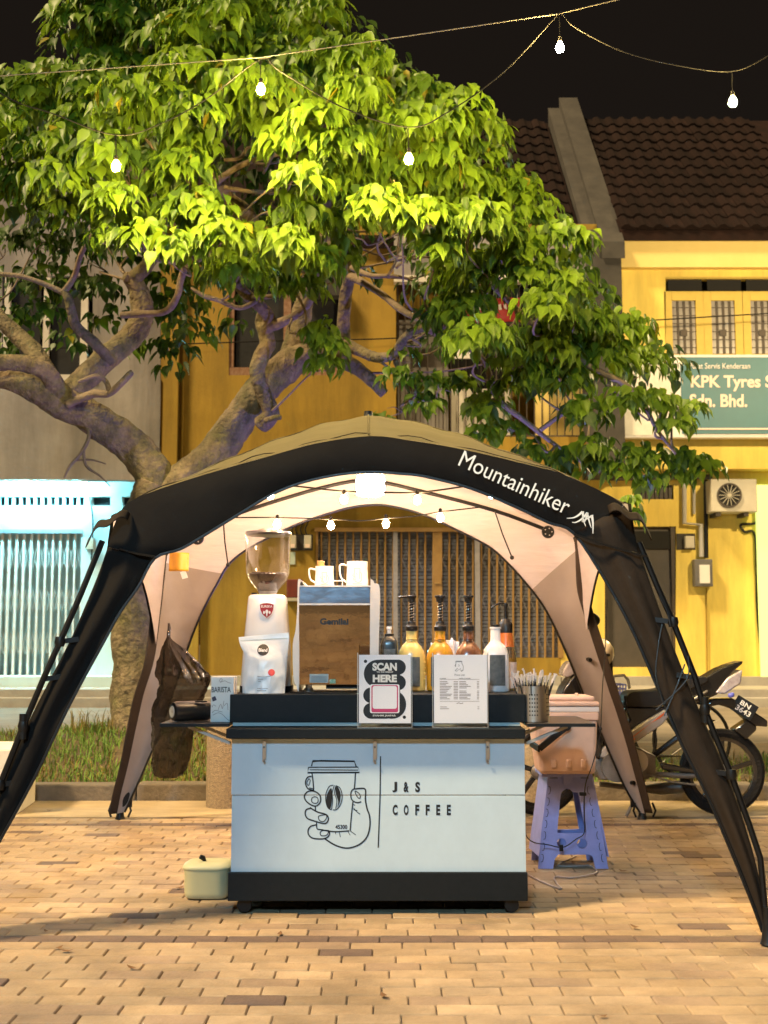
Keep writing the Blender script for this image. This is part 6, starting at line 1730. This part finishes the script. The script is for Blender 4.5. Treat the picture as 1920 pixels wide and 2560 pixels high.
mp('engine_shroud', 'bike_black', [(1560, 1768), (1640, 1768), (1675, 1765), (1665, 1800), (1600, 1850), (1560, 1870), (1530, 1880), (1500, 1890), (1500, 1860), (1540, 1830), (1575, 1800)], -.09, .09, sub=1)
fr_ = mp('side_fairing', 'bike_silver', [(1490, 1890), (1510, 1868), (1554, 1844), (1610, 1806), (1668, 1772), (1676, 1786), (1656, 1812), (1600, 1850), (1562, 1874), (1510, 1896)], -.135, .135, sub=1)
mb = MB()
for lp in ([(1556, 1860), (1610, 1822), (1664, 1778), (1668, 1780), (1650, 1796), (1630, 1806), (1590, 1838)], [(1556, 1862), (1566, 1850), (1590, 1846), (1570, 1862)]):
    mb.prism(lp, Yv - .139 - .002 * len(mb.f) * .1, Yv - .136)
mb.build('orange_stripe', 'bike_orange', fr_)
mp('tail_cowl', 'bike_black', [(1690, 1730), (1730, 1712), (1770, 1690), (1800, 1672), (1830, 1660), (1859, 1652), (1856, 1660), (1835, 1678), (1815, 1705), (1795, 1736), (1760, 1752), (1700, 1770), (1670, 1790), (1666, 1770)], -.09, .09, sub=1)
tlp = mp('tail_lamp', 'lamp_lens', [(1789, 1732), (1820, 1694), (1857, 1674), (1853, 1709), (1812, 1736)], -.10, .10, sub=1)
mp('indicator', 'lamp_blue', [(1822, 1735), (1836, 1730), (1838, 1742), (1824, 1746)], -.13, -.09, sub=1)
mp('grab_rail', 'engine_grey', [(1728, 1752), (1745, 1738), (1770, 1724), (1772, 1730), (1745, 1748)], -.13, -.10, sub=1)
mp('rear_guard', 'bike_black', [(1780, 1748), (1830, 1745), (1862, 1760), (1893, 1784), (1920, 1802), (1920, 1818), (1890, 1815), (1868, 1800), (1840, 1775), (1800, 1762), (1760, 1770)], -.06, .06, sub=1)
mp('hugger', 'bike_black', [(1730, 1812), (1760, 1802), (1792, 1800), (1770, 1812), (1740, 1830)], -.05, .05, sub=1)
mp('mud_flap', 'bike_black', [(1835, 1824), (1870, 1800), (1892, 1815), (1892, 1826), (1866, 1850)], -.06, .06, sub=1)
pr = Matrix.Translation(P(1861, 1770, Yv - .07)) @ Matrix.Rotation(R(-14), 4, 'Z') @ Matrix.Rotation(R(32), 4, 'Y')
me_b = MB(xf=pr).box(-.075, .075, -.003, .003, -.055, .055).build('number_plate', 'black_plastic', mo, bevel=.004)
for s_, x0, x1, z0, z1 in (('BN', -.04, .03, .006, .038), ('3643', -.05, .055, -.038, -.002)):
    t_ = lettering('lettering', s_, 'print_white', (x0, -.0045, z0), (x1 - x0, 0, 0), (0, 0, z1 - z0), None, .02, (0, 0, 0))
    t_.data.transform(Matrix.Translation(t_.location)); t_.location = (0, 0, 0); t_.data.transform(pr)
    t_.parent = me_b; t_.matrix_parent_inverse = Matrix.Translation(-WLOC[me_b.name])
# engine and running gear
MB().lathe([(.085, -.03), (.10, -.01), (.10, .05)], P(1540, 1915, Yv - .12), 28, rot=Matrix.Rotation(R(90), 3, 'X')).build('crankcase', 'engine_grey', mo, smooth=True)
MB().lathe([(.06, -.03), (.075, -.01), (.075, .05)], P(1588, 1902, Yv - .13), 24, rot=Matrix.Rotation(R(90), 3, 'X')).build('crankcase', 'bike_silver', mo, smooth=True)
mp('engine_block', 'engine_grey', [(1480, 1900), (1600, 1870), (1640, 1890), (1640, 1940), (1600, 1955), (1500, 1950)], -.10, .10, sub=1)
mp('chain_case', 'bike_black', [(1650, 1908), (1664, 1908), (1740, 1922), (1796, 1930), (1796, 1942), (1740, 1936), (1655, 1924)], -.10, -.05, sub=1)
rod('swing_arm', 'engine_grey', mo, [P(1625, 1935, Yv - .08), P(1720, 1940, Yv - .08), P(1805, 1930, Yv - .08)], .018)
rod('shock', 'engine_grey', mo, [P(1728, 1820, Yv - .10), P(1785, 1915, Yv - .10)], .022)
rod('exhaust', 'engine_grey', mo, [P(1500, 1960, Yv + .1), P(1600, 1972, Yv + .12), P(1650, 1972, Yv + .12), P(1725, 1965, Yv + .12)], [.018, .02, .04, .045], 12)
rod('foot_peg', 'black_plastic', mo, [P(1560, 1955, Yv - .12), P(1585, 1957, Yv - .22)], .014)
rod('side_stand', 'engine_grey', mo, [P(1612, 1950, Yv - .10), P(1585, 2000, Yv - .14), P(1566, 2040, Yv - .20)], .011)
rod('frame_tube', 'bike_black', mo, [P(1470, 1800, Yv), P(1540, 1870, Yv), P(1620, 1900, Yv), P(1700, 1840, Yv), P(1760, 1770, Yv)], .022)
rod('gear_link', 'engine_grey', mo, [P(1620, 1935, Yv - .1), P(1680, 1955, Yv - .11), P(1740, 1962, Yv - .11)], .007, 6)
# front end
mp('leg_shield', 'bike_black', [(1402, 1742), (1425, 1700), (1450, 1682), (1476, 1700), (1492, 1760), (1508, 1850), (1498, 1900), (1478, 1870), (1455, 1800), (1430, 1760)], -.14, .14, sub=2)
mp('headlamp', 'lamp_lens', [(1406, 1688), (1416, 1662), (1432, 1652), (1440, 1676), (1428, 1692)], -.10, .10, sub=2)
rod('fork', 'engine_grey', mo, [P(1432, 1760, Yv - .06), P(1345, 1928, Yv - .06)], .018)
rod('handlebar', 'black_metal', mo, [P(1440, 1668, Yv), P(1450, 1650, Yv - .12), P(1470, 1648, Yv - .26), P(1476, 1650, Yv - .34)], .013)
rod('mirror_stem', 'black_metal', mo, [P(1452, 1650, Yv - .14), P(1462, 1600, Yv - .16), P(1474, 1560, Yv - .18)], .006)
MB().lathe([(.045, -.008), (.05, 0), (.045, .008)], P(1476, 1550, Yv - .18), 18, sx=1.3, rot=Matrix.Rotation(R(80), 3, 'X')).build('mirror', 'black_plastic', mo, smooth=True)
mp('front_guard', 'bike_black', [(1300, 1850), (1345, 1812), (1395, 1835), (1420, 1890), (1408, 1895), (1380, 1850), (1345, 1830), (1305, 1862)], -.05, .05, sub=2)
rod('brake_cable', 'black_plastic', mo, [P(1530, 1800, Yv - .12), P(1558, 1792, Yv - .13), P(1566, 1770, Yv - .13), P(1562, 1740, Yv - .13)], .008, 6)

# ---- helmet hung behind
hl_ = thing('helmet', 'cream helmet with dark lining hanging behind the back leg of the tent', 'helmet', P(1505, 1660, 8.35))
c = P(1496, 1634, 8.4); k_ = M(8.4)
MB().lathe([(32 * k_, -26 * k_), (36 * k_, -6 * k_), (35 * k_, 10 * k_), (27 * k_, 26 * k_), (14 * k_, 35 * k_), (.001, 38 * k_)], c, 30, rot=Matrix.Rotation(R(24), 3, 'Y'), caps=False).build('shell', 'helmet', hl_, smooth=True, solid=.012)
MB().lathe([(30 * k_, -40 * k_), (31 * k_, -24 * k_), (28 * k_, -4 * k_), (.001, 4 * k_)], c, 24, rot=Matrix.Rotation(R(24), 3, 'Y')).build('lining', 'black_plastic', hl_, smooth=True)
MB().pbox(1512, 1526, 1634, 1641, 8.4 - .13, 8.4 - .1).build('vent', 'black_plastic', hl_, bevel=.006)
MB().prism([(1508, 1662), (1532, 1650), (1534, 1700), (1528, 1716), (1514, 1706)], 8.36, 8.42).build('cheek_pad', 'black_plastic', hl_, bevel=.01)
# ---- bicycle with blue basket further back
Yw = 9.6
bc = thing('bicycle', 'bicycle with blue wire basket parked behind the motorcycle', 'bicycle', G(1560, 1962))
mb = MB()
bx0, bx1, by0, by1 = P(1520, 1712, Yw), P(1565, 1712, Yw), P(1526, 1775, Yw), P(1560, 1775, Yw)
for k_ in range(7):
    t = k_ / 6; a = bx0.lerp(by0, t); b = bx1.lerp(by1, t)
    for s_, e_ in ((a, b), (a + Vector((0, .2, 0)), b + Vector((0, .2, 0)))): mb.tube([s_, e_], .006, 5)
    mb.tube([a, a + Vector((0, .2, 0))], .006, 5); mb.tube([b, b + Vector((0, .2, 0))], .006, 5)
for k_ in range(7):
    t = k_ / 6; mb.tube([bx0.lerp(bx1, t), by0.lerp(by1, t)], .006, 5)
mb.build('basket', 'basket_blue', bc)
rod('handlebar', 'engine_grey', bc, [P(1530, 1705, Yw), P(1536, 1690, Yw), P(1560, 1688, Yw), P(1570, 1700, Yw), P(1574, 1722, Yw)], .012)
for cx in (1545, 1730):
    c = P(cx, 1890, Yw); c.z = .31 + bed_z(c.x, Yw) * 0 + .06
    rt = Matrix.Rotation(R(90), 3, 'X')
    w_ = MB().lathe([(.30, -.014), (.312, 0), (.30, .014), (.285, 0), (.30, -.014)], c, 40, rot=rt, caps=False).build('wheel', 'tyre', bc, smooth=True)
    for s_ in range(10):
        a = s_ * math.pi / 5; MB().tube([c, c + Vector((math.cos(a) * .29, 0, math.sin(a) * .29))], .002, 4).build('spoke', 'engine_grey', w_)
rod('frame_tube', 'bike_black', bc, [P(1548, 1760, Yw), P(1600, 1885, Yw), P(1640, 1890, Yw), P(1730, 1890, Yw), P(1650, 1770, Yw), P(1556, 1780, Yw)], .014)
rod('fork', 'bike_black', bc, [P(1540, 1715, Yw), P(1545, 1890, Yw)], .014)

# ---- fallen leaves
rf = random.Random(14)
for (x, y) in ((1588, 2318), (1560, 2178), (1505, 2540), (125, 2026), (222, 2050), (447, 2220), (115, 2328), (147, 2370), (165, 2378), (1745, 2060), (960, 2490), (330, 2420), (1450, 2060), (1790, 2065), (1652, 2094), (700, 2335)):
    g = G(x, y, .006); a = rf.uniform(0, 6.28); s_ = rf.uniform(.014, .032)
    ca, sa = math.cos(a), math.sin(a)
    pts = [(0, -1, .25), (.45, -.4, .05), (.4, .3, .1), (0, 1, .35), (-.4, .3, .15), (-.45, -.4, .05), (0, 0, 0)]
    o = MB().add([(g.x + (p[0] * ca - p[1] * sa) * s_, g.y + (p[0] * sa + p[1] * ca) * s_, g.z + p[2] * s_) for p in pts], [(0, 1, 6), (1, 2, 6), (2, 3, 6), (3, 4, 6), (4, 5, 6), (5, 0, 6)]).build('fallen_leaf', 'leaf_dry', None)
    tag(o, 'small dry brown leaf lying on the plaza paving', 'leaf', 'fallen leaves on the paving')

# ---- added fill lamp behind the camera, standing in for lit shopfronts
lpst = thing('fill_lamp', 'added cool white fill lamp on a black post behind the camera', 'street lamp', (-.9, -3.2, 0))
MB().lathe([(.10, 0), (.10, .25), (.06, .30), (.05, 4.3)], (-.9, -3.2, 0), 16).build('post', 'black_metal', lpst, smooth=True)
MB().lathe([(.05, 4.3), (.22, 4.42), (.24, 4.46), (.24, 4.50), (.05, 4.56)], (-.9, -3.2, .45), 20).build('cap', 'black_metal', lpst, smooth=True)
MB().lathe([(.16, 4.36), (.20, 4.5), (.20, 4.75)], (-.9, -3.2, .0), 20).build('lamp_glass', 'fill_head', lpst, smooth=True)
pd = bpy.data.lights.new('lamp_light', 'POINT'); pd.energy = 680; pd.color = (.36, .72, 1.0); pd.shadow_soft_size = .25
po_ = bpy.data.objects.new('lamp_light', pd); col.objects.link(po_); po_.location = (-.9, -2.85, 4.5)
wrap_parent(po_, lpst)

# ---- added blue uplight hidden behind the cart, assumed from the blue-lit branches
gs = thing('assumed_uplight', 'small added blue uplight, assumed source hidden in the grass bed behind the cart', 'lamp', (1.0, 9.35, .08))
MB().lathe([(.05, 0), (.05, .01), (.012, .012), (.012, .10)], (1.0, 9.35, .06), 14).build('stake', 'black_metal', gs, smooth=True)
MB().lathe([(.03, 0), (.055, .03), (.06, .09), (.05, .09), (.02, .05)], (1.0, 9.35, .16), 18).build('lamp_head', 'black_metal', gs, smooth=True)
ud = bpy.data.lights.new('uplight', 'SPOT'); ud.energy = 270; ud.color = (.24, .22, 1.0); ud.spot_size = R(120); ud.spot_blend = .4; ud.shadow_soft_size = .04
uo = bpy.data.objects.new('uplight', ud); col.objects.link(uo); uo.location = (1.0, 9.35, .27)
uo.rotation_euler = Vector((-.35, .12, 1.0)).to_track_quat('-Z', 'Y').to_euler()
wrap_parent(uo, gs)

# ---- added unseen road lamp beyond the right of the view, brightening the facades
sl_ = thing('road_fill_lamp', 'added tall curved fill lamp with amber head, out of view beside the road', 'street lamp', (9.2, 13.2, 0))
MB().tube([(9.2, 13.2, -.02), (9.2, 13.2, 4), (9.2, 13.2, 6.4), (9.1, 13.5, 7.0), (8.7, 14.4, 7.25), (8.4, 15.2, 7.3)], [.10, .08, .06, .05, .045, .04], 12).build('post', 'pipe_grey', sl_, smooth=True)
MB().obox((8.3, 15.5, 7.28), (.26, .7, .12)).build('lamp_head', 'pipe_grey', sl_, bevel=.03)
MB().obox((8.3, 15.5, 7.205), (.18, .5, .02)).build('lamp_glass', 'road_fill_glow', sl_)
qd = bpy.data.lights.new('road_fill_light', 'POINT'); qd.energy = 1150; qd.color = (1.0, .74, .38); qd.shadow_soft_size = .2
qo = bpy.data.objects.new('road_fill_light', qd); col.objects.link(qo); qo.location = (8.3, 15.5, 7.05)
wrap_parent(qo, sl_)
